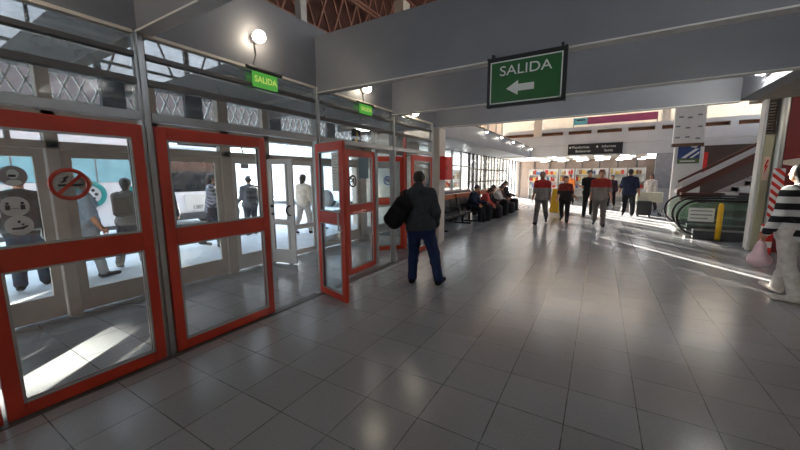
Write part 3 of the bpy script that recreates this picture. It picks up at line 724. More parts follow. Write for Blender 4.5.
for x in (-.3, .3): MB().box(x-.01, x+.01, -.005, .045, .225, .26).build('sign_bracket', M['black'], t)
# column and red hydrant box after the doors
struct('column_left', MB().box(XR-.12, XR+.06, 7.25, 7.42, 0, 2.75).box(XR-.14, XR-.02, 7.6, 7.78, 0, 2.75).box(XR-.14, XR-.08, 7.42, 7.6, 0, 2.75), M['cream'], None, .008)
t = thing('hydrant_box', 'red wall box on the cream column beyond the red doors', 'fire box', (-3.18, 7.45, 1.82))
MB().box(-.08, .08, -.17, .25, -.27, .27).build('box_body', M['redbox'], t, .008)
MB().box(.08, .09, -.14, .22, -.24, .24).build('box_door', M['redbox'], t, .004); MB().box(.09, .10, -.12, -.09, -.04, .04).build('box_latch', M['black'], t)

# ------------------------------------------------------------------ left side past the doors: glazed shop front, grey fascia
struct('wall_shop', MB().box(-5.5, -5.3, 9.2, 10.2, 0, 2.75).box(-7.4, -5.5, 9.2, 9.3, 0, 2.75), M['creamwall'])
struct('wall_fascia', MB().box(-3.75, -3.42, 7.4, 20, 2.62, 3.15).box(-5.5, -3.75, 7.4, 20, 2.72, 2.85), M['beam'])
struct('trim_1', B(-3.44, -3.40, 7.4, 20, 3.15, 3.19), M['darkalu'])
for k, y in enumerate((11.2, 13.1, 15.1, 17.2, 19.4)):
    t = thing('spotlight', ['nearest spotlight of the row along the grey fascia', 'second spotlight of the row along the grey fascia', 'middle spotlight of the row along the grey fascia', 'fourth spotlight of the row along the grey fascia', 'farthest spotlight of the row along the grey fascia'][k], 'spotlight', (-3.28, y, 3.12), 0, 'spotlights along the grey fascia')
    MB().cyl((0,0,.03), (-.15,0,.05), .014, n=8).build('spot_arm', M['white'], t)
    MB().cyl((0,0,.05), (-.03,0,-.05), .035, .055, 16).build('spot_shade', M['white'], t)
    MB().ell((-.03,0,-.055), (.042, .042, .035), 14, 10).build('spot_bulb', M['spot'], t, 0, True)
# glazing bars, sills; slit panels are made up to shape the low sun into streaks
sy = [10.2+1.06*i for i in range(6)]
for y0 in sy[:-1]:
    wn += 1; w = root('window_%d' % wn)
    struct('window_frame', MB().box(-5.44, -5.36, y0-.04, y0+.04, 0, 2.72).box(-5.43, -5.37, y0, y0+1.06, 2.05, 2.12).box(-5.43, -5.37, y0, y0+1.06, 1.0, 1.06), M['alu'], w)
    struct('window_sill', B(-5.5, -5.3, y0, y0+1.06, 0, 1.0), M['dgrey'], w)
    struct('window_pane', B(-5.405, -5.395, y0+.04, y0+1.02, 1.06, 2.72), M['glass'], w)
slits = [(17.88, 18.16), (18.72, 18.84), (19.30, 19.42), (19.88, 20.02), (20.58, 20.70), (21.15, 21.35), (22.05, 22.35)]
y = sy[-1]; g = MB()
for a, b in slits: g.box(-5.44, -5.36, y, a, 0, 2.72); y = b
g.box(-5.44, -5.36, y, 22.9, 0, 2.72); struct('wall_sun_slits', g, M['frost'])
g = MB()
for y in (15.5, 16.1, 16.7, 17.3, 17.84, 18.2, 18.7, 19.27, 19.86, 20.56, 21.12, 21.9, 22.9): g.box(-5.46, -5.34, y-.03, y+.03, 0, 2.72)
for z in (.9, 1.35, 1.95): g.box(-5.45, -5.35, 15.5, 22.9, z, z+.05)
struct('slit_mullion', g, M['darkalu'])
struct('wall_lintel', B(-5.6, -5.3, 7.2, 27, 2.72, 3.4), M['parapet'])
# upper storey on the left: tan columns and glazing behind the spotlights
g = MB()
for y in (8.5, 11.0, 13.5, 15.2, 16.6, 18.0, 19.3): g.box(-5.2, -4.9, y, y+.35, 3.4, 6.4)
struct('columns_upper', g, M['creamwall'])
struct('wall_upper', MB().box(-6.2, -6.1, -6, 11, 3.4, 8.1).box(-6.2, -6.1, 11, 23.2, 3.4, 4.2).box(-6.2, -6.1, 11, 23.2, 6.4, 8.1), M['roofbrown'])
for zz in (3.7, 4.9, 6.1):
    g = MB().box(-5.75, -5.68, -6, 20, zz, zz+.07).box(-5.75, -5.68, -6, 20, zz+1.1, zz+1.17)
    for k in range(52):
        y = -6+k*.5; g.bar((-5.72, y, zz), (-5.72, y+.5, zz+1.15), .045); g.bar((-5.74, y+.5, zz), (-5.74, y, zz+1.15), .045)
    struct('roof_girder', g, M['truss'])
struct('wall_gable', MB().box(-6.2, 9, 20.2, 20.3, 6.3, 8.1).box(-6.2, 6.6, -6.2, -6, 3.4, 8.1), M['creamwall'])
for k in range(5):
    wn += 1; w = root('window_%d' % wn); y0 = 11+k*2.4
    struct('window_frame', MB().box(-6.2, -6.1, y0, y0+.12, 4.2, 6.4).box(-6.2, -6.1, y0, y0+2.4, 5.2, 5.3), M['darkalu'], w)
    struct('window_pane', B(-6.16, -6.15, y0+.12, y0+2.4, 4.2, 6.4), M['glass'], w)

# shop behind the glass: floor, shelves and goods, back glazing
struct('floor_shop', B(-7.4, -5.5, 9.3, 17, -.004, .002), M['floor2'])
struct('ceiling_shop', B(-7.4, -5.5, 9.3, 16.5, 2.72, 2.85), M['white'])
random.seed(11)
for k in range(6):
    y0 = 10.0+k*1.1
    t = thing('shelf_unit', ['white shelf unit nearest the cream column, behind the shop glass', 'white shelf unit second behind the shop glass', 'white shelf unit third behind the shop glass', 'white shelf unit fourth behind the shop glass', 'white shelf unit fifth behind the shop glass', 'white shelf unit farthest behind the shop glass'][k], 'shelf', (-6.4, y0, 0), 0, 'shelf units in the glazed shop')
    for y in (0, 1.0): MB().box(-.2, .2, y-.015, y+.015, 0, 2.0).build('side_panel', M['white'], t)
    for z in (.2, .65, 1.1, 1.5, 1.9): MB().box(-.2, .2, .015, .985, z-.012, z+.012).build('shelf_board', M['white'], t)
    for z in (1.112, 1.512):
        y = .05
        while y < .9:
            w_ = random.uniform(.08, .16); h_ = random.uniform(.14, .3)
            c = random.choice(['pkred', 'pkwhite', 'pkyellow', 'pkgreen', 'pkblue', 'pkwhite', 'pkbrown'])
            o = B(-6.4-.08, -6.4+.12, y0+y, y0+y+w_-.015, z, z+h_).build('packet', M[c], None, .004)
            tag(o, '%s packet on the %s shelf of the %s unit behind the shop glass' % (c[2:], 'middle' if z < 1.2 else 'upper', ['nearest', 'second', 'third', 'fourth', 'fifth', 'farthest'][k]), 'packet', 'packets on the shop shelves')
            y += w_+.01
for k in range(5):
    t = thing('batten_light', ['first', 'second', 'third', 'fourth', 'fifth'][k]+' ceiling light strip in the glazed shop beyond the doors', 'ceiling light', (-6.9, 10.2+1.4*k, 2.72), 0, 'light strips in the glazed shop')
    MB().box(-.06, .06, -.6, .6, -.05, 0).build('light_body', M['white'], t); MB().box(-.04, .04, -.58, .58, -.07, -.05).build('light_tube', M['tube'], t)

# ------------------------------------------------------------------ far end: gallery parapet over a bright store
Y0 = 20
g = MB().box(-5.3, 9, Y0, Y0+.3, 2.65, 3.20).box(-5.3, 9, Y0-.02, Y0+.28, 3.22, 3.74)
x = -2.9
while x < 8: g.box(x+1.05, x+1.3, Y0, Y0+.25, 3.74, 3.92); x += 1.3
g.box(-5.3, 9, Y0, Y0+.3, 3.92, 4.1)
struct('wall_front', g, M['parapet'])
struct('trim_2', B(-5.3, 9, Y0+.26, Y0+.3, 3.74, 3.92), M['brown'])
struct('wall_gallery', B(-6, 9, Y0+1.6, Y0+1.8, 3.4, 6.4), M['creamwall'])
struct('floor_gallery', B(-6, 9, Y0+.3, Y0+1.8, 3.3, 3.4), M['parapet'])
struct('column_gallery', MB().box(-3.3, -2.9, Y0-.1, Y0+.4, 3.74, 6.4).box(2.3, 2.62, Y0+.3, Y0+.7, 3.9, 6.4), M['creamwall'])
t = thing('banner', 'long purple banner with a teal end on the far gallery', 'banner', (.3, Y0+1.0, 4.52))
MB().box(-1.1, 1.9, -.02, .02, -.18, .18).build('banner_cloth', M['purple'], t); MB().box(-1.75, -1.1, -.02, .02, -.18, .18).build('banner_end', M['tealdim'], t)
MB().box(-1.6, -1.2, -.024, -.02, .02, .1).build('banner_mark', M['black'], t)
MB().cyl((-1.75, 0, -.6), (-1.75, 0, .18), .02, n=8).cyl((1.9, 0, -.6), (1.9, 0, .18), .02, n=8).build('banner_pole', M['darkalu'], t)
t = thing('direction_sign', 'black overhead direction board with white lettering at the far end', 'sign', (-.37, Y0-.06, 2.97))
MB().box(-1.2, 1.2, -.03, .03, -.27, .27).build('sign_board', M['black'], t)
w = MB()
for (wd_, x0, z) in (('Plataformas', -.62, .1), ('Boleterias', -.5, -.1), ('Informes', .62, .1), ('Salida', .62, -.1)): text(wd_, 'sign_letters', M['signwhite'], .17, (x0, -.032, z), (1,0,0), (0,0,1), t, .004)
for x0 in (-1.1, .12): B(x0-.04, x0+.04, -.034, -.03, .06, .14).build('sign_symbol', M['signwhite'], t)
# store beyond
struct('ceiling_store', B(-5.6, 9, Y0+.3, 29, 2.72, 2.85), M['creamwall'])
struct('wall_store', B(-5.6, 9, 27, 27.2, 0, 2.75), M['storewall'])
g = MB()
for k in range(9): g.box(-5.4+k*1.05, -5.32+k*1.05, 26.9, 27, 0, 2.72)
struct('store_mullion', g, M['darkalu'])
for y in (23.6, 24.6, 25.6): struct('door_post', B(-5.46, -5.36, y, y+.1, 0, 2.72), M['darkalu'])  # posts added in the open side to cut its white glare
struct('wall_partition', MB().box(2.2, 3.0, Y0+.05, Y0+.2, 1.0, 2.65), M['grey2'])
struct('wall_partition', MB().box(2.2, 3.0, Y0+.05, Y0+.2, 0, 1.0), M['parapet'])
nm = 0
for r_ in range(5):
    for c_ in range(6):
        x = -3.6+c_*1.15+(r_ % 2)*.35; y = 21.1+r_*1.35
        t = thing('fluorescent_light', 'white ceiling light of the far store, %s row back, %s from its glazed side' % (['first', 'second', 'third', 'fourth', 'fifth'][r_], ['first', 'second', 'third', 'fourth', 'fifth', 'sixth'][c_]), 'ceiling light', (x, y, 2.72), 0, 'ceiling lights of the far store')
        MB().box(-.24, .24, -.1, .1, -.05, 0).build('light_body', M['white'], t); MB().box(-.2, .2, -.07, .07, -.09, -.05).build('light_tube', M['tube'], t)
random.seed(5)
for k in range(7):
    x0 = -4.4+k*.98
    t = thing('display_rack', 'tall display rack at the back of the far store, %s from its glazed side' % ['first', 'second', 'third', 'fourth', 'fifth', 'sixth', 'seventh'][k], 'rack', (x0, 25.6, 0), 0, 'display racks of the far store')
    MB().box(0, .03, -.2, .2, 0, 2.1).box(.85, .88, -.2, .2, 0, 2.1).box(.03, .85, .17, .2, 0, 2.1).build('rack_body', M['white'], t)
    for z in (.3, .8, 1.25, 1.7): MB().box(.03, .85, -.2, .17, z-.015, z+.015).build('rack_shelf', M['white'], t)
    for z in (.815, 1.265, 1.715):
        x = .06
        while x < .72:
            w_ = random.uniform(.09, .2); c = random.choice(['pkred', 'pkwhite', 'pkred', 'pkyellow', 'pkbrown', 'pkwhite', 'pkblue'])
            o = B(x0+x, x0+x+w_-.02, 25.5, 25.7, z, z+random.uniform(.16, .32)).build('packet', M[c])
            tag(o, '%s box on the %s rack of the far store' % (c[2:], ['first', 'second', 'third', 'fourth', 'fifth', 'sixth', 'seventh'][k]), 'box', 'boxes on the far store racks'); x += w_+.01

# ------------------------------------------------------------------ right side: escalator, stairs, columns
t = thing('escalator', 'black railed escalator with glass sides at the right', 'escalator', (0, 0, 0))
def balustrade(Y, x0, x1):
    h0, h1 = .10, .98; r = (h1-h0)/2; zc = (h0+h1)/2
    path = [(x1, Y, h1)]+[(x0+r-r*math.sin(R(a)), Y, zc+r*math.cos(R(a))) for a in range(0, 181, 15)]+[(x0+r+.35, Y, h0)]
    rail = MB().tube(path, .038, 10, flat=(1.1, .8)).build('handrail', M['rubber'], t, 0, True)
    poly = [(x1, Y-.006, h0+.2), (x1, Y-.006, h1-.06)]+[(x0+r-(r-.06)*math.sin(R(a)), Y-.006, zc+(r-.06)*math.cos(R(a))) for a in range(0, 151, 15)]+[(x0+r, Y-.006, h0+.2)]
    MB().prism(poly, (0, .012, 0)).build('glass_panel', M['escglass'], t)
    MB().box(x0+r-.1, x1, Y-.09, Y+.09, 0, .22).build('skirt', M['dgrey'], t, .01)
    MB().box(x0+r-.1, x1, Y-.10, Y+.10, .22, .25).build('skirt_cap', M['steel'], t)
for Y, x0 in ((11.15, 1.78), (12.35, 1.86), (13.75, 1.86)): balustrade(Y, x0, 5.6)
MB().box(2.0, 5.6, 11.24, 12.26, 0, .06).build('comb_plate', M['steel'], t)
MB().box(2.0, 5.6, 12.44, 13.66, 0, .06).build('comb_plate', M['steel'], t)
st = MB()
for k in range(12):
    for ya, yb in ((11.26, 12.24), (12.46, 13.64)): st.box(3.0+k*.2, 3.2+k*.2, ya, yb, .06, .062+.015*k)
st.build('step_band', M['dgrey'], t)
tag(B(1.98, 2.48, 11.02, 11.03, .46, .80).build('notice_board', M['signwhite']), 'white notice board fixed to the nearest escalator side', 'sign')
g = MB()
for z in (.73, .63, .54): g.box(2.02, 2.44-.08*(z < .6), 11.016, 11.02, z-.013, z+.013)
g.build('notice_text', M['grey'], bpy.data.objects['notice_board'])
t = thing('barrier_post', 'yellow post standing before the escalator notice board', 'post', (2.56, 10.92, 0))
MB().cyl((0,0,0), (0,0,.03), .10, n=16).build('post_base', M['dgrey'], t)
MB().tube([(0,0,.03), (0,0,.5), (0,0,.84), (0,0,.92), (0,0,.94)], [.055, .055, .055, .04, .015], 16).build('post_body', M['yellow'], t, 0, True)
# white column with a light box and a poster
struct('column_right', B(2.14, 2.92, 15.0, 15.22, 0, 2.56), M['white'], None, .02)
t = thing('light_box', 'pale box with small marks above the blue poster column', 'sign box', (2.47, 15.0, 3.30))
MB().box(-.42, .38, -.12, .12, -.62, .68).build('box_body', M['white'], t, .01); MB().box(-.44, .40, -.13, .13, .68, .74).build('box_rim', M['brown2'], t); MB().box(-.44, .40, -.13, .13, -.72, -.62).build('box_rim', M['brown2'], t)
random.seed(3)
for k in range(9): MB().box(*(lambda a, b: (a, a+.12, -.125, -.12, b, b+.05))(-.35+(k % 3)*.25+random.uniform(-.04, .04), -.45+(k//3)*.34+random.uniform(-.05, .05))).build('box_mark', M['grey'], t)
t = thing('poster', 'blue travel poster with white stripes on the white column', 'poster', (2.52, 14.98, 2.34))
ps = MB().box(-.29, .29, -.015, .015, -.33, .33).build('poster_sheet', M['posterblue'], t); MB().box(-.29, .29, -.018, -.015, -.33, -.17).build('poster_band', M['posterolive'], ps)
MB().prism([(-.2, -.018, -.15), (-.08, -.018, -.15), (.27, -.018, .16), (.16, -.018, .16)], (0, .003, 0)).prism([(.02, -.018, -.15), (.1, -.018, -.15), (.27, -.018, .0), (.27, -.018, .07)], (0, .003, 0)).prism([(.02, -.018, .22), (.17, -.018, .18), (.26, -.018, .29), (.1, -.018, .29)], (0, .003, 0)).build('poster_stripe', M['signwhite'], ps)
MB().box(-.22, .18, -.021, -.018, -.27, -.23).build('poster_text', M['signwhite'], ps)
# stairs rising to the right behind the escalator
t = root('staircase')
sx0, sz0, sx1, sz1 = 2.25, 1.02, 5.6, 3.15
def L_(x): return sz0+(x-sx0)*(sz1-sz0)/(sx1-sx0)
struct('stair_stringer', MB().prism([(sx0, 14.5, sz0-.12), (sx1, 14.5, sz1-.12), (sx1, 14.5, sz1+.16), (sx0, 14.5, sz0+.1)], (0, .08, 0)), M['stringer'], t)
struct('stair_soffit', MB().prism([(sx0, 14.6, sz0), (sx1, 14.6, sz1), (sx1, 14.6, sz1+.12), (sx0, 14.6, sz0+.12)], (0, 1.2, 0)), M['parapet'], t)
struct('stair_rail', MB().prism([(sx0, 14.52, sz0+.34), (sx1, 14.52, sz1+.34), (sx1, 14.52, sz1+.46), (sx0, 14.52, sz0+.42)], (0, .06, 0)), M['stringer'], t)
struct('stair_panel', MB().prism([(sx0+.1, 14.53, sz0+.16), (sx1, 14.53, sz1+.16), (sx1, 14.53, sz1+.34), (sx0+.1, 14.53, sz0+.36)], (0, .04, 0)), M['parapet'], t)
g = MB()
for k in range(11):
    xx = sx0+.45+k*.29; g.box(xx, xx+.30, 13.9, 14.45, L_(xx)-.75, L_(xx)-.60); g.box(xx, xx+.04, 13.9, 14.45, L_(xx)-.9, L_(xx)-.62)
struct('stair_tread', g, M['white'], t)
struct('stair_wall', MB().prism([(3.1, 14.46, .5), (sx1, 14.46, .5), (sx1, 14.46, L_(sx1)-.55), (3.1, 14.46, L_(3.1)-.55)], (0, .03, 0)), M['parapet'], t)
struct('stair_base', B(2.3, 6, 14.1, 14.4, .82, 1.05), M['stringer'], t)
tag(B(3.05, 3.35, 16.6, 16.7, 1.75, 2.45).build('vending_panel', M['redbox']), 'small red lit panel beside the white column', 'panel')
struct('wall_dark', B(3.0, 9, 17.5, 17.7, 0, 2.75), M['darkbrown'])
struct('wall_right_slab', B(2.72, 9, 9.75, 10.6, 3.16, 3.42), M['soffit'])
# service column with louvre, cabinet and stripes
struct('column_service', B(2.80, 2.85, 9.9, 10.02, 0, 3.16), M['white'], None, .01)
struct('column_back', B(2.85, 3.06, 10.03, 10.3, 0, 3.16), M['white'])
t = thing('electrical_cabinet', 'tall olive metal cabinet under the louvre on the service column', 'cabinet', (2.925, 9.96, 0))
MB().box(-.073, .075, -.06, .06, .02, 2.42).build('cabinet_body', M['olive'], t, .006); MB().box(-.063, .065, -.07, -.06, .1, 2.38).build('cabinet_door', M['olive'], t, .004)
MB().box(.04, .055, -.09, -.07, 1.1, 1.25).build('cabinet_handle', M['steel'], t)
wl = MB().box(-.045, .045, -.073, -.07, 1.5, 1.98).build('warning_label', M['labelpink'], t)
MB().prism([(0.0, -.076, 1.92), (-.035, -.076, 1.76), (-.012, -.076, 1.77), (-.03, -.076, 1.62), (.03, -.076, 1.81), (-.005, -.076, 1.80), (.03, -.076, 1.92)], (0, .003, 0)).build('warning_bolt', M['redbox'], wl)
t = thing('louvre_vent', 'dark slatted louvre above the olive cabinet', 'vent', (2.925, 9.96, 2.78))
MB().box(-.075, -.06, -.05, .05, -.34, .36).box(.06, .075, -.05, .05, -.34, .36).box(-.06, .06, -.05, .05, -.34, -.31).box(-.06, .06, -.05, .05, .33, .36).build('vent_frame', M['darkalu'], t)
s = MB()
for k in range(11): s.hexa([(-.06, -.05, -.30+k*.058), (.06, -.05, -.30+k*.058), (.06, .04, -.27+k*.058), (-.06, .04, -.27+k*.058), (-.06, -.05, -.285+k*.058), (.06, -.05, -.285+k*.058), (.06, .04, -.255+k*.058), (-.06, .04, -.255+k*.058)])
s.build('vent_slat', M['brown2'], t)
struct('pipe_column', MB().cyl((3.08, 9.92, 0), (3.08, 9.92, 3.16), .075, n=28), M['steel'])
t = thing('hazard_board', 'red and white diagonal striped board on the service column', 'sign', (3.08, 9.74, 1.25))
MB().box(-.085, .085, -.012, .012, -.49, .49).build('board_face', M['hazard'], t); MB().cyl((0, .012, .3), (0, .03, .3), .01, n=8).build('board_bolt', M['steel'], t)
t = thing('barrier_post', 'red and white banded post by the service column', 'post', (2.72, 8.75, 0))
MB().box(-.07, .07, -.07, .07, 0, .7).build('post_body', M['bands'], t, .01); MB().box(-.1, .1, -.1, .1, 0, .02).build('post_base', M['dgrey'], t)
# maroon advertisement
t = thing('advertisement_panel', 'large maroon advertisement with yellow and cream shapes at the right edge', 'advertisement', (3.94, 9.9, 0))
MB().box(-.78, 1.2, 0, .06, .0, 3.14).build('panel_face', M['maroon'], t)
MB().prism([(-.78, -.004, 1.9), (-.5, -.004, 1.95), (-.1, -.004, 2.3), (-.1, -.004, 2.05), (-.45, -.004, 1.75), (-.78, -.004, 1.82)], (0, .004, 0)).build('panel_swirl', M['creamwall'], t)
MB().prism([(-.78, -.004, 1.2), (-.6, -.004, 1.25), (-.3, -.004, 1.6), (-.05, -.004, 1.8), (-.05, -.004, 1.2), (-.4, -.004, 1.0), (-.78, -.004, .95)], (0, .004, 0)).build('panel_shape', M['yellow'], t)
MB().prism([(-.62, -.004, 1.98), (-.4, -.004, 2.06), (-.1, -.004, 2.5), (-.05, -.004, 2.35), (-.3, -.004, 2.05)], (0, .003, 0)).build('panel_shape', M['orange'], t)
t = thing('flood_lamp', 'bright lamp glaring on the pale side beam at the upper right', 'wall lamp', (1.75, 6.15, 2.93))
MB().box(-.05, 0, -.16, .16, -.06, .06).build('lamp_body', M['white'], t, .006); MB().ell((-.10, 0, 0), (.06, .17, .06), 18, 12).build('lamp_globe', M['spot2'], t, 0, True)

# ------------------------------------------------------------------ unseen fill lamps added above the beams to light the hall
FILL_LAMPS = [(-1.9, .4), (.4, .4), (-1.9, 2.5), (.4, 2.5), (-1.9, 4.5), (.5, 4.5), (-1.6, 6.4), (.6, 6.4), (-1.0, -1.4), (-1.5, 10), (.8, 12), (-1.5, 14)]
for i, (x, y) in enumerate(FILL_LAMPS):
    t = thing('hall_fill_lamp', 'fill lamp added over the ceiling beams out of view', 'ceiling light', (x, y, 4.7), 0, 'added fill lamps over the hall')
    MB().cyl((0,0,0), (0,0,.12), .28, .12, 24).build('lamp_housing', M['dgrey'], t); MB().cyl((0,0,-.01), (0,0,0), .25, n=24).build('lamp_lens', M['hall'], t)
    MB().cyl((0,0,.12), (0,0,1.6), .008, n=6).build('lamp_cable', M['black'], t)
# ------------------------------------------------------------------ benches
def bench(y0, n, label, ledge=True, endpanel=True, x=-4.05):
    t = thing('bench', label, 'bench', (x, y0, 0), 0, 'black benches along the shop front')
    L = n*.58
    MB().box(-.05, .05, 0, L, .30, .36).build('beam', M['blackmetal'], t, .005)
    for k in range(n):
        a, b = k*.58+.02, k*.58+.56
        s = MB(); s.hexa([(-.24, a, .40), (.26, a, .42), (.26, b, .42), (-.24, b, .40), (-.24, a, .425), (.26, a, .445), (.26, b, .445), (-.24, b, .425)])
        s.build('seat', M['blackmetal'], t, .012)
        s = MB(); s.hexa([(-.27, a, .44), (-.25, a, .44), (-.25, b, .44), (-.27, b, .44), (-.36, a, .84), (-.34, a, .84), (-.34, b, .84), (-.36, b, .84)]); s.build('backrest', M['blackmetal'], t, .01)
    for yy in (.15, L-.15):
        MB().bar((0, yy, .30), (.0, yy, .04), .06).bar((-.3, yy, .025), (.28, yy, .025), .06, .05).build('leg', M['blackmetal'], t)
    for k in range(0, n+1, 2):
        MB().tube([(-.24, k*.58, .42), (-.2, k*.58, .62), (.18, k*.58, .62), (.24, k*.58, .56), (.22, k*.58, .44)], .018, 8).build('armrest', M['blackmetal'], t)
    if ledge:
        MB().box(-.62, -.40, -.1, L+.05, .84, 1.0).build('ledge', M['wood'], t, .006)
        B(-.60, -.42, 0, .06, 0, .84).build('ledge_post', M['dgrey'], t); B(-.60, -.42, L-.06, L, 0, .84).build('ledge_post', M['dgrey'], t)
    if endpanel: MB().box(-.62, .0, -.22, -.12, .18, .98).box(-.34, -.28, -.2, -.14, 0, .18).build('end_panel', M['grey2d'], t, .01)
    return t
M['grey2d'] = mat('end_panel', (84, 92, 94), .5)
bench(8.95, 4, 'black bench with a timber ledge and grey end panel next to the column')
bench(11.65, 4, 'black bench whose first sitters wear navy and red', True, False)
bench(14.4, 5, 'black bench farthest along the shop front', True, False)

# ------------------------------------------------------------------ outside: canopy, buses, added sun board
g = MB().box(-7.8, XI-.1, -12, 16, 3.35, 3.5)
for k in range(9): g.box(-7.8, XI-.1, -12+3*k, -11.85+3*k, 3.15, 3.35)
struct('roof_canopy', g, M['darkalu'])
g = MB().box(-7.9, -7.8, -12, 16, 2.9, 2.95).box(-7.9, -7.8, -12, 16, 3.4, 3.5)
y = -12
while y < 15.5: g.bar((-7.85, y, 2.92), (-7.85, y+.22, 3.42), .028); g.bar((-7.85, y+.22, 2.92), (-7.85, y, 3.42), .028); y += .22
struct('canopy_girder', g, M['white'])
for y in (-4, .2, 14): struct('canopy_post', MB().cyl((-7.7, y, 0), (-7.7, y, 3.35), .06), M['white'])
struct('sun_cut_board', MB().box(-13.2, -13.0, -14, 27.3, 3.2, 6.0), M['dgrey'])  # board added to limit how high the low sun enters the doors
for y in (-3.4, -1.5, .9, 2.6, 4.0, 6.1, 8.3): struct('canopy_bracket', B(-7.7, -7.6, y, y+.35, 2.7, 3.35), M['dgrey'])
struct('far_building', MB().box(-45, -40, -40, 8, 0, 9).box(-46, -40, 8, 26, 0, 6), M['creamwall'])
M['tyre'] = mat('tyre', (22, 22, 24), .8)
# coach standing side-on
t = thing('bus', 'white coach side-on behind the first red panel, with teal wave lettering', 'bus', (-11.6, -2.0, 0))
MB().box(-1.2, 1.2, -5, 6.5, .35, 3.0).build('body', M['busw'], t, .12)
MB().box(1.2, 1.215, -4.6, 6.1, 1.55, 2.45).build('window_band', M['busglass'], t, .01)
for k in range(8): MB().box(1.215, 1.22, -4.2+k*1.35, -4.17+k*1.35, 1.55, 2.45).build('window_seam', M['grey'], t)
s = MB()
for y0, ln in ((3.55, .5), (4.15, .42), (5.62, .42), (6.08, .3)):
    s.prism([(1.21, y0+ln*i/10, 1.22+.13*math.sin(math.pi*i/10)+.16*(i/10)) for i in range(11)]+[(1.21, y0+ln*i/10, 1.06+.1*math.sin(math.pi*i/10)+.16*(i/10)) for i in range(10, -1, -1)], (.012, 0, 0))
s.build('lettering', M['teal'], t)
for (y0, r) in ((5.1, .26),):
    MB().tube(arc((1.215, y0, 1.26), r, 0, 360, 28, 'yz')[:-1], .055, 8, closed=True).build('emblem_ring', M['teal'], t)
    e = MB()
    for k in range(6): a = k*math.pi/3; e.cyl((1.2, y0+.11*math.cos(a), 1.26+.11*math.sin(a)), (1.222, y0+.11*math.cos(a), 1.26+.11*math.sin(a)), .035, n=12)
    e.build('emblem_dots', M['black'], t)
for y0 in (-3.4, 4.4): MB().cyl((.95, y0, .48), (1.22, y0, .48), .48, n=24).build('wheel', M['tyre'], t)
MB().box(1.2, 1.212, -5, 6.5, .36, .46).build('skirt_line', M['dgrey'], t)
# coaches nosing in
def nose_bus(y, label, num, blue=False, x=-11.0):
    t = thing('bus', label, 'bus', (x, y, 0))
    prof = [(-11, .35), (-.05, .35), (0, .6), (-.02, 1.15), (-.35, 2.6), (-.7, 3.05), (-11, 3.1)]
    MB().prism([(px, -1.25, pz) for px, pz in prof], (0, 2.5, 0)).build('body', M['busw'], t, .06)
    MB().hexa([(-.035, -1.1, 1.22), (-.02, -1.1, 1.22), (-.02, 1.1, 1.22), (-.035, 1.1, 1.22), (-.34, -1.05, 2.5), (-.31, -1.05, 2.5), (-.31, 1.05, 2.5), (-.34, 1.05, 2.5)]).build('windscreen', M['sky'] if blue else M['busdark'], t)
    MB().box(-.06, .07, -1.22, 1.22, .36, .56).build('bumper', M['dgrey'], t, .02)
    for s in (-1, 1):
        MB().box(-.04, .02, s*.95-.16, s*.95+.16, .68, .86).build('headlight', M['steel'], t, .02)
        MB().tube([(-.3, s*1.2, 2.7), (.15, s*1.38, 2.75), (.25, s*1.4, 2.4)], .025, 8).box(.2, .3, s*1.4-.12, s*1.4+.12, 1.95, 2.4).build('mirror', M['black'], t)
        MB().cyl((-2, s*1.0, .48), (-2, s*1.27, .48), .48, n=24).build('wheel', M['tyre'], t)
    MB().box(-.02, .012, -.55, .2, .62, 1.12).build('number_panel', M['signwhite'], t)
    if num: text(num, 'number', M['black'], .16, (.014, -.18, .72), (0,1,0), (0,0,1), t, .003, bold=.003)
    MB().box(-.03, .02, -.6, .6, 2.62, 2.8).build('route_board', M['black'], t)
    return t
nose_bus(6.05, 'white coach nosing in behind the second red panel, dark windscreen, numbered 1387', '1387')
nose_bus(15.2, 'white coach with blue windscreen nosing in beyond the open red door', '', True)
nose_bus(18.9, 'white coach farthest along, behind the swung red door', '')

# ------------------------------------------------------------------ people
P = person
# nearest man, seen from behind
mb = P('person in black hooded jacket and dark blue trousers beside the open red doors', (-2.26, 4.40, 0), R(8), 1.70, 1.08, legs=((2,17,2),(6,5,8)), arms=((2,15,46,40),(12,14,30,10)),
       lean=8, side=-6, head=(20,10), top=(54,58,63), bottom=(34,46,80), shoes=(22,22,24), hair='hairb', vox=.0085, hem=.0, hood=True, sleeve=1.0)
bk = mb['back']; c = bk(-.175, -.06, .13)
F_ = Field(); rot = rz_(R(8))@ry(R(38))
F_.box(c, (.145, .13, .26), .10, .02, rot); F_.box(np.array(c)+rot@np.array([0,-.12,-.05]), (.11, .05, .15), .045, .03, rot)
soft_bag('backpack', 'black backpack hanging from the shoulder of the person by the red doors', 'backpack', F_, cloth((26,27,30)), .011,
         [[bk(-.085, .02, .315), bk(-.105, -.035, .33), bk(-.135, -.075, .30), bk(-.15, -.09, .24)], [bk(-.085, .02, .315), bk(-.10, .07, .26), bk(-.12, .055, .16), bk(-.15, -.02, .08)]])
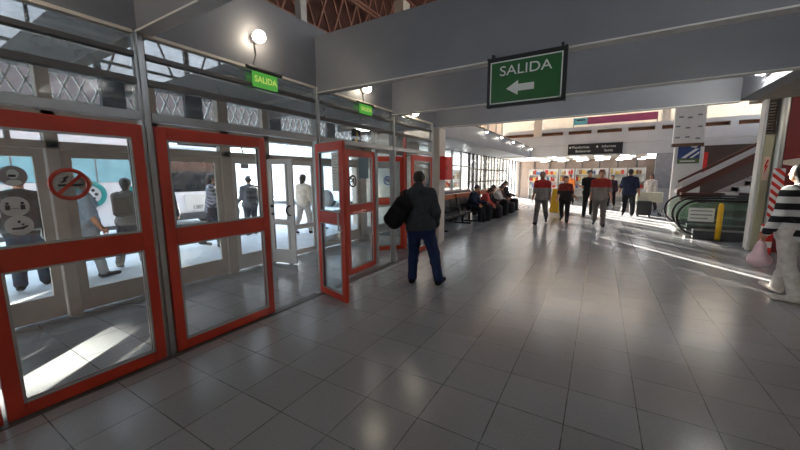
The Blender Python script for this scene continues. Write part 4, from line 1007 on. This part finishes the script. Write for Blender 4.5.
# walkers coming towards the camera
P('person walking in a red and grey uniform, nearest the benches', (-1.66, 12.15, 0), R(182), 1.78, 1.0, legs=((20,4,4),(-18,3,34)), arms=((12,8,20,0),(-8,8,14,0)), top=(128,122,118), yoke=(158,46,40), bottom=(104,100,98), hair='hairg', sleeve=.48, vox=.013, skin='skin2')
w = P('person walking in a dark red blouse and black trousers, hair down', (-1.03, 13.1, 0), R(178), 1.62, 1.02, legs=((-16,3,34),(20,3,6)), arms=((10,9,18,0),(-5,14,50,-30)), top=(46,40,42), yoke=(120,48,38), bottom=(38,36,38), shoes=(30,30,30), hair='hairbr', hairstyle='long', female=True, sleeve=.5, vox=.013)
P('person in a black t-shirt with hands joined, behind the uniformed walkers', (-.36, 15.2, 0), R(184), 1.80, .98, legs=((10,3,6),(-8,3,14)), arms=((26,4,78,-38),(26,4,78,-38)), top=(34,32,34), bottom=(30,30,34), hair='hairb', sleeve=.5, vox=.014)
P('person walking in grey with red shoulders, in front of the one in black t-shirt', (.03, 12.55, 0), R(180), 1.80, 1.02, legs=((-14,3,26),(17,2,4)), arms=((-6,9,14,0),(10,12,22,0)), top=(132,124,118), yoke=(150,50,44), bottom=(112,106,102), hair='hairbr', sleeve=.5, vox=.013)
P('person in a dark navy t-shirt walking away into the sunlight', (1.02, 16.2, 0), R(-4), 1.88, 1.1, legs=((20,4,4),(-16,4,36)), arms=((-10,12,16,0),(14,14,20,0)), top=(36,42,62), bottom=(30,30,34), hair='hairb', sleeve=.5, vox=.014, skin='skin2')
P('small person in dark clothes standing between the walkers near the far store', (.55, 21.0, 0), R(175), 1.62, 1., top=(60,48,58), bottom=(40,38,44), hairstyle='long', female=True, vox=.018)
P('person in a white top behind the luggage cart', (2.05, 19.4, 0), R(150), 1.66, 1., top=(214,206,200), bottom=(70,66,70), hairstyle='long', hair='hairbr', female=True, vox=.017)
P('person in orange by the far store, beyond the uniformed walkers', (-1.5, 22.0, 0), R(170), 1.68, 1.05, top=(210,120,60), bottom=(50,46,50), vox=.018, sleeve=.5)
t = thing('luggage_cart', 'pale luggage cart beside the person in navy', 'cart', (1.75, 16.9, 0))
MB().box(-.42, .42, -.3, .3, .55, .95).build('cart_bin', M['cartcream'], t, .03)
for x in (-.38, .38):
    for y in (-.26, .26): MB().bar((x, y, .55), (x, y, .1), .03).build('cart_leg', M['steel'], t); MB().cyl((x-.02, y, .06), (x+.02, y, .06), .06, n=14).build('wheel', M['black'], t)
MB().tube([(-.42, -.2, .95), (-.56, -.2, 1.05), (-.56, .2, 1.05), (-.42, .2, .95)], .016, 8).build('cart_handle', M['steel'], t)
t = thing('suitcase', 'dark suitcase on the floor in front of the luggage cart', 'suitcase', (1.55, 16.3, 0))
MB().box(-.24, .24, -.14, .14, .06, .62).build('case_shell', M['black'], t, .04); MB().tube([(-.1, 0, .62), (-.1, 0, .72), (.1, 0, .72), (.1, 0, .62)], .012, 8).build('case_handle', M['steel'], t)
for x in (-.18, .18): MB().cyl((x, -.08, .035), (x, .08, .035), .035, n=12).build('wheel', M['black'], t)
t = thing('caution_board', 'yellow folding caution board on the floor between two walkers', 'floor sign', (-1.62, 16.6, 0))
MB().hexa([(-.28, -.2, 0), (.28, -.2, 0), (.28, -.18, 0), (-.28, -.18, 0), (-.2, -.02, 1.05), (.2, -.02, 1.05), (.2, 0, 1.05), (-.2, 0, 1.05)]).build('board_front', M['yellow'], t); MB().hexa([(-.28, .18, 0), (.28, .18, 0), (.28, .2, 0), (-.28, .2, 0), (-.2, 0, 1.05), (.2, 0, 1.05), (.2, .02, 1.05), (-.2, .02, 1.05)]).build('board_back', M['yellow'], t)
# person at the right edge
w = P('person in a black and white striped sweater and white trousers at the right edge', (2.18, 6.22, 0), R(36), 1.72, .98, legs=((16,3,6),(-8,3,12)), arms=((0,8,14,0),(4,10,14,0)), topmat=M['stripes'], bottom=(216,210,204), shoes=(214,206,198), hair='hairb', hairstyle='long', female=True, vox=.010, hem=.03)
bk = w['back']; c = bk(.0, -.145, .17); F_ = Field(); rot = rz_(R(36)); F_.box(c, (.15, .085, .22), .07, .02, rot); F_.box(np.array(bk(0,-.2,.12)), (.11, .04, .11), .04, .03, rot)
soft_bag('backpack', 'dark grey backpack worn over the striped sweater', 'backpack', F_, cloth((74,70,72)), .012, [[bk(s*.07, -.09, .28), bk(s*.075, -.02, .335), bk(s*.07, .06, .29), bk(s*.075, .055, .17), bk(s*.09, -.06, .07)] for s in (1,-1)])
tp = w['tips'][1]; F_ = Field(); F_.cap((tp[0], tp[1], tp[2]-.06), (tp[0], tp[1], tp[2]-.26), .045, .10, .03); F_.ell((tp[0], tp[1], tp[2]-.28), (.12, .09, .09), .04)
soft_bag('plastic_bag', 'white and pink plastic bag held by the person in the striped sweater', 'bag', F_, M['plastic'], .012, [[(tp[0]-.03, tp[1], tp[2]-.10), (tp[0]-.012, tp[1], tp[2]+.015), (tp[0]+.012, tp[1], tp[2]+.015), (tp[0]+.03, tp[1], tp[2]-.10)]], None, None, .006, 'bag_handle')
# sitters along the shop front (facing the hall)
SIT = dict(legs=((82,6,84),(86,8,80)), sit=.44, vox=.014)
P('person sitting in navy on the bench, nearest of the sitters', (-4.05, 11.95, 0), R(-95), 1.72, 1.08, arms=((30,8,50,-20),(34,8,60,-20)), lean=14, head=(0,10), top=(34,38,56), bottom=(30,32,40), **SIT)
P('person sitting bent forward in a rose red jacket on the bench', (-4.05, 12.95, 0), R(-80), 1.68, 1.02, arms=((50,6,40,-20),(56,8,30,-20)), lean=34, head=(10,10), top=(176,76,72), bottom=(44,42,50), hairstyle='long', hair='hairbr', female=True, **SIT)
P('person sitting in a black jacket beyond the rose red one', (-4.05, 13.7, 0), R(-88), 1.74, 1.1, arms=((40,8,50,-20),(40,8,50,-20)), lean=22, head=(-10,18), top=(38,36,38), bottom=(60,58,62), **SIT)
P('person sitting in a white sleeved shirt on the third bench', (-4.05, 14.9, 0), R(-92), 1.70, 1.05, arms=((58,8,20,-10),(52,8,30,-10)), lean=26, head=(0,14), top=(206,196,188), bottom=(36,36,42), hair='hairbr', **SIT)
P('person sitting in dark brown near the end of the third bench', (-4.05, 15.9, 0), R(-86), 1.72, 1.05, arms=((30,8,50,-20),(30,8,50,-20)), lean=12, head=(0,10), top=(70,50,44), bottom=(40,38,42), **SIT)
P('person sitting upright in black at the far end of the benches', (-4.05, 16.85, 0), R(-95), 1.80, 1.12, arms=((30,8,50,-20),(30,8,50,-20)), lean=4, top=(30,28,30), bottom=(30,30,34), **SIT)
P('person in a dark top seen behind the timber ledge, nearest the red box', (-4.95, 9.7, 0), R(-20), 1.62, 1., sit=.46, legs=((84,5,84),(84,5,84)), top=(60,66,66), bottom=(40,40,44), vox=.014)
P('person in black seen behind the timber ledge, farther from the red box', (-4.95, 10.95, 0), R(-15), 1.66, 1., sit=.46, legs=((84,5,84),(84,5,84)), top=(36,36,40), bottom=(40,40,44), vox=.014)
for k, (x, y, w_, h_, c, lb) in enumerate(((-3.55, 12.3, .22, .30, (30,30,34), 'black holdall on the floor by the navy sitter'), (-3.42, 13.2, .24, .26, (40,38,42), 'dark round bag on the floor by the rose red sitter'), (-3.4, 14.2, .22, .34, (26,26,28), 'black upright bag on the floor before the black jacket'), (-3.4, 15.3, .26, .24, (48,44,44), 'low dark bag on the floor by the white sleeved sitter'), (-3.45, 16.4, .22, .3, (30,28,30), 'black bag on the floor at the far end of the benches'))):
    F_ = Field(); F_.box((x, y, h_), (w_*.8, w_, h_), .12, .03)
    soft_bag('travel_bag', lb, 'bag', F_, cloth(c), .016, [[(x, y-.12, 2*h_-.02), (x, y-.08, 2*h_+.1), (x, y+.08, 2*h_+.1), (x, y+.12, 2*h_-.02)]], None, 'travel bags by the benches', .004, 'bag_handle')
# people outside on the platform
P('person outside in dark clothes with hands on hips, behind the round stickers', (-7.3, 1.38, 0), R(80), 1.70, 1.15, arms=((-5,42,82,70),(-5,42,82,70)), top=(58,52,50), bottom=(40,50,66), vox=.014)
P('person outside in a blue grey shirt, behind the no smoking sign', (-7.2, 2.06, 0), R(-10), 1.66, 1.05, arms=((4,6,24,0),(2,6,20,0)), top=(120,134,150), bottom=(118,122,130), hairstyle='tail', hair='hairbr', female=True, sleeve=.5, skin='skin2', vox=.014)
w = P('person outside with a ponytail, seen through the first red panel', (-7.5, 2.74, 0), R(52), 1.62, 1.05, arms=((14,6,60,-20),(14,6,60,-20)), top=(112,106,100), bottom=(58,56,62), shoes=(36,36,40), hairstyle='tail', hair='hairb', female=True, vox=.013)
bk = w['back']; F_ = Field(); F_.box(bk(0,-.14,.18), (.14, .09, .19), .07, .02, rz_(R(52)))
soft_bag('backpack', 'brown backpack on the person with a ponytail outside', 'backpack', F_, cloth((88,80,72)), .014, [[bk(s*.07, -.09, .28), bk(s*.075, -.02, .335), bk(s*.07, .06, .29), bk(s*.075, .055, .17), bk(s*.09, -.06, .07)] for s in (1,-1)])
P('person outside in dark navy by the left stile of the second red panel', (-8.2, 3.62, 0), R(60), 1.62, 1.1, top=(34,40,60), bottom=(40,42,50), vox=.015)
P('person outside in a plaid shirt near the coach number', (-7.9, 4.55, 0), R(-30), 1.72, 1.0, arms=((20,8,70,-20),(20,8,70,-20)), topmat=M['plaid'], bottom=(52,52,60), hairstyle='long', female=True, vox=.014)
w = P('person outside with a rucksack, behind the grey pane by the white door', (-8.6, 6.05, 0), R(70), 1.66, 1.05, arms=((10,6,50,-20),(10,6,50,-20)), top=(86,86,90), bottom=(56,56,62), vox=.014)
bk = w['back']; F_ = Field(); F_.box(bk(0,-.15,.18), (.15, .10, .21), .08, .02, rz_(R(70)))
soft_bag('backpack', 'dark rucksack on the person behind the grey pane', 'backpack', F_, cloth((52,52,56)), .014, [[bk(s*.07, -.09, .28), bk(s*.075, -.02, .335), bk(s*.07, .06, .29), bk(s*.075, .055, .17), bk(s*.09, -.06, .07)] for s in (1,-1)])
P('person outside in pale clothes standing in the sun beyond the white door', (-7.4, 6.95, 0), R(10), 1.70, 1.0, top=(226,210,190), bottom=(190,180,170), hairstyle='long', hair='hairbr', female=True, skin='skin2', vox=.014)
P('person outside in brown, beside the one in pale clothes', (-7.6, 7.65, 0), R(-40), 1.72, 1.0, top=(120,90,70), bottom=(70,66,66), vox=.014)

# ------------------------------------------------------------------ daylight
sun = bpy.data.lights.new('sun', 'SUN'); sun.energy = SUN_E; sun.angle = R(.6); sun.color = (1, .93, .82)
so = bpy.data.objects.new('sun', sun); COL.objects.link(so)
el = R(11); dv = Vector((.582*math.cos(el), -.813*math.cos(el), -math.sin(el)))
so.rotation_euler = dv.to_track_quat('-Z', 'Y').to_euler()
wd = bpy.data.worlds.new('world'); SC.world = wd; wd.use_nodes = True; nt = wd.node_tree; nt.nodes.clear()
o = nt.nodes.new('ShaderNodeOutputWorld'); b = nt.nodes.new('ShaderNodeBackground'); tc = nt.nodes.new('ShaderNodeTexCoord'); sp = nt.nodes.new('ShaderNodeSeparateXYZ'); cr = nt.nodes.new('ShaderNodeValToRGB')
nt.links.new(tc.outputs['Generated'], sp.inputs[0]); nt.links.new(sp.outputs[2], cr.inputs['Fac'])
cr.color_ramp.elements[0].color = (1, .99, .96, 1); cr.color_ramp.elements[0].position = 0
cr.color_ramp.elements[1].color = (.62, .78, 1, 1); cr.color_ramp.elements[1].position = .6
nt.links.new(cr.outputs[0], b.inputs['Color']); b.inputs['Strength'].default_value = SKY_E; nt.links.new(b.outputs[0], o.inputs[0])

# window portals: sampling guides for the sky light at the glazed openings
def portal(loc, sx, sy, ny):
    l = bpy.data.lights.new('window_portal', 'AREA'); l.shape = 'RECTANGLE'; l.size = sx; l.size_y = sy; l.cycles.is_portal = True
    o = bpy.data.objects.new('window_portal', l); COL.objects.link(o); o.location = loc
    o.rotation_euler = Vector(ny).to_track_quat('-Z', 'Y').to_euler()
    return o
portal((6.38, 7.1, 5.75), 26.2, 3.8, (-1,0,0)); portal((-5.52, .6, 1.15), 13.2, 2.3, (1,0,0))
portal((-5.52, 21.2, 1.36), 11.6, 2.7, (1,0,0)); portal((-6.05, 17, 5.3), 12, 2.2, (1,0,0))
# ------------------------------------------------------------------ view
SC.view_settings.view_transform = 'Standard'; SC.view_settings.look = 'None'; SC.view_settings.gamma = 1.0
SC.view_settings.use_curve_mapping = False; SC.view_settings.exposure = EXPO
cy = SC.cycles; cy.max_bounces = 8; cy.diffuse_bounces = 4; cy.glossy_bounces = 4; cy.transparent_max_bounces = 24
cy.sample_clamp_indirect = 6.0; cy.use_denoising = True
try: cy.denoiser = 'OPENIMAGEDENOISE'
except Exception: pass
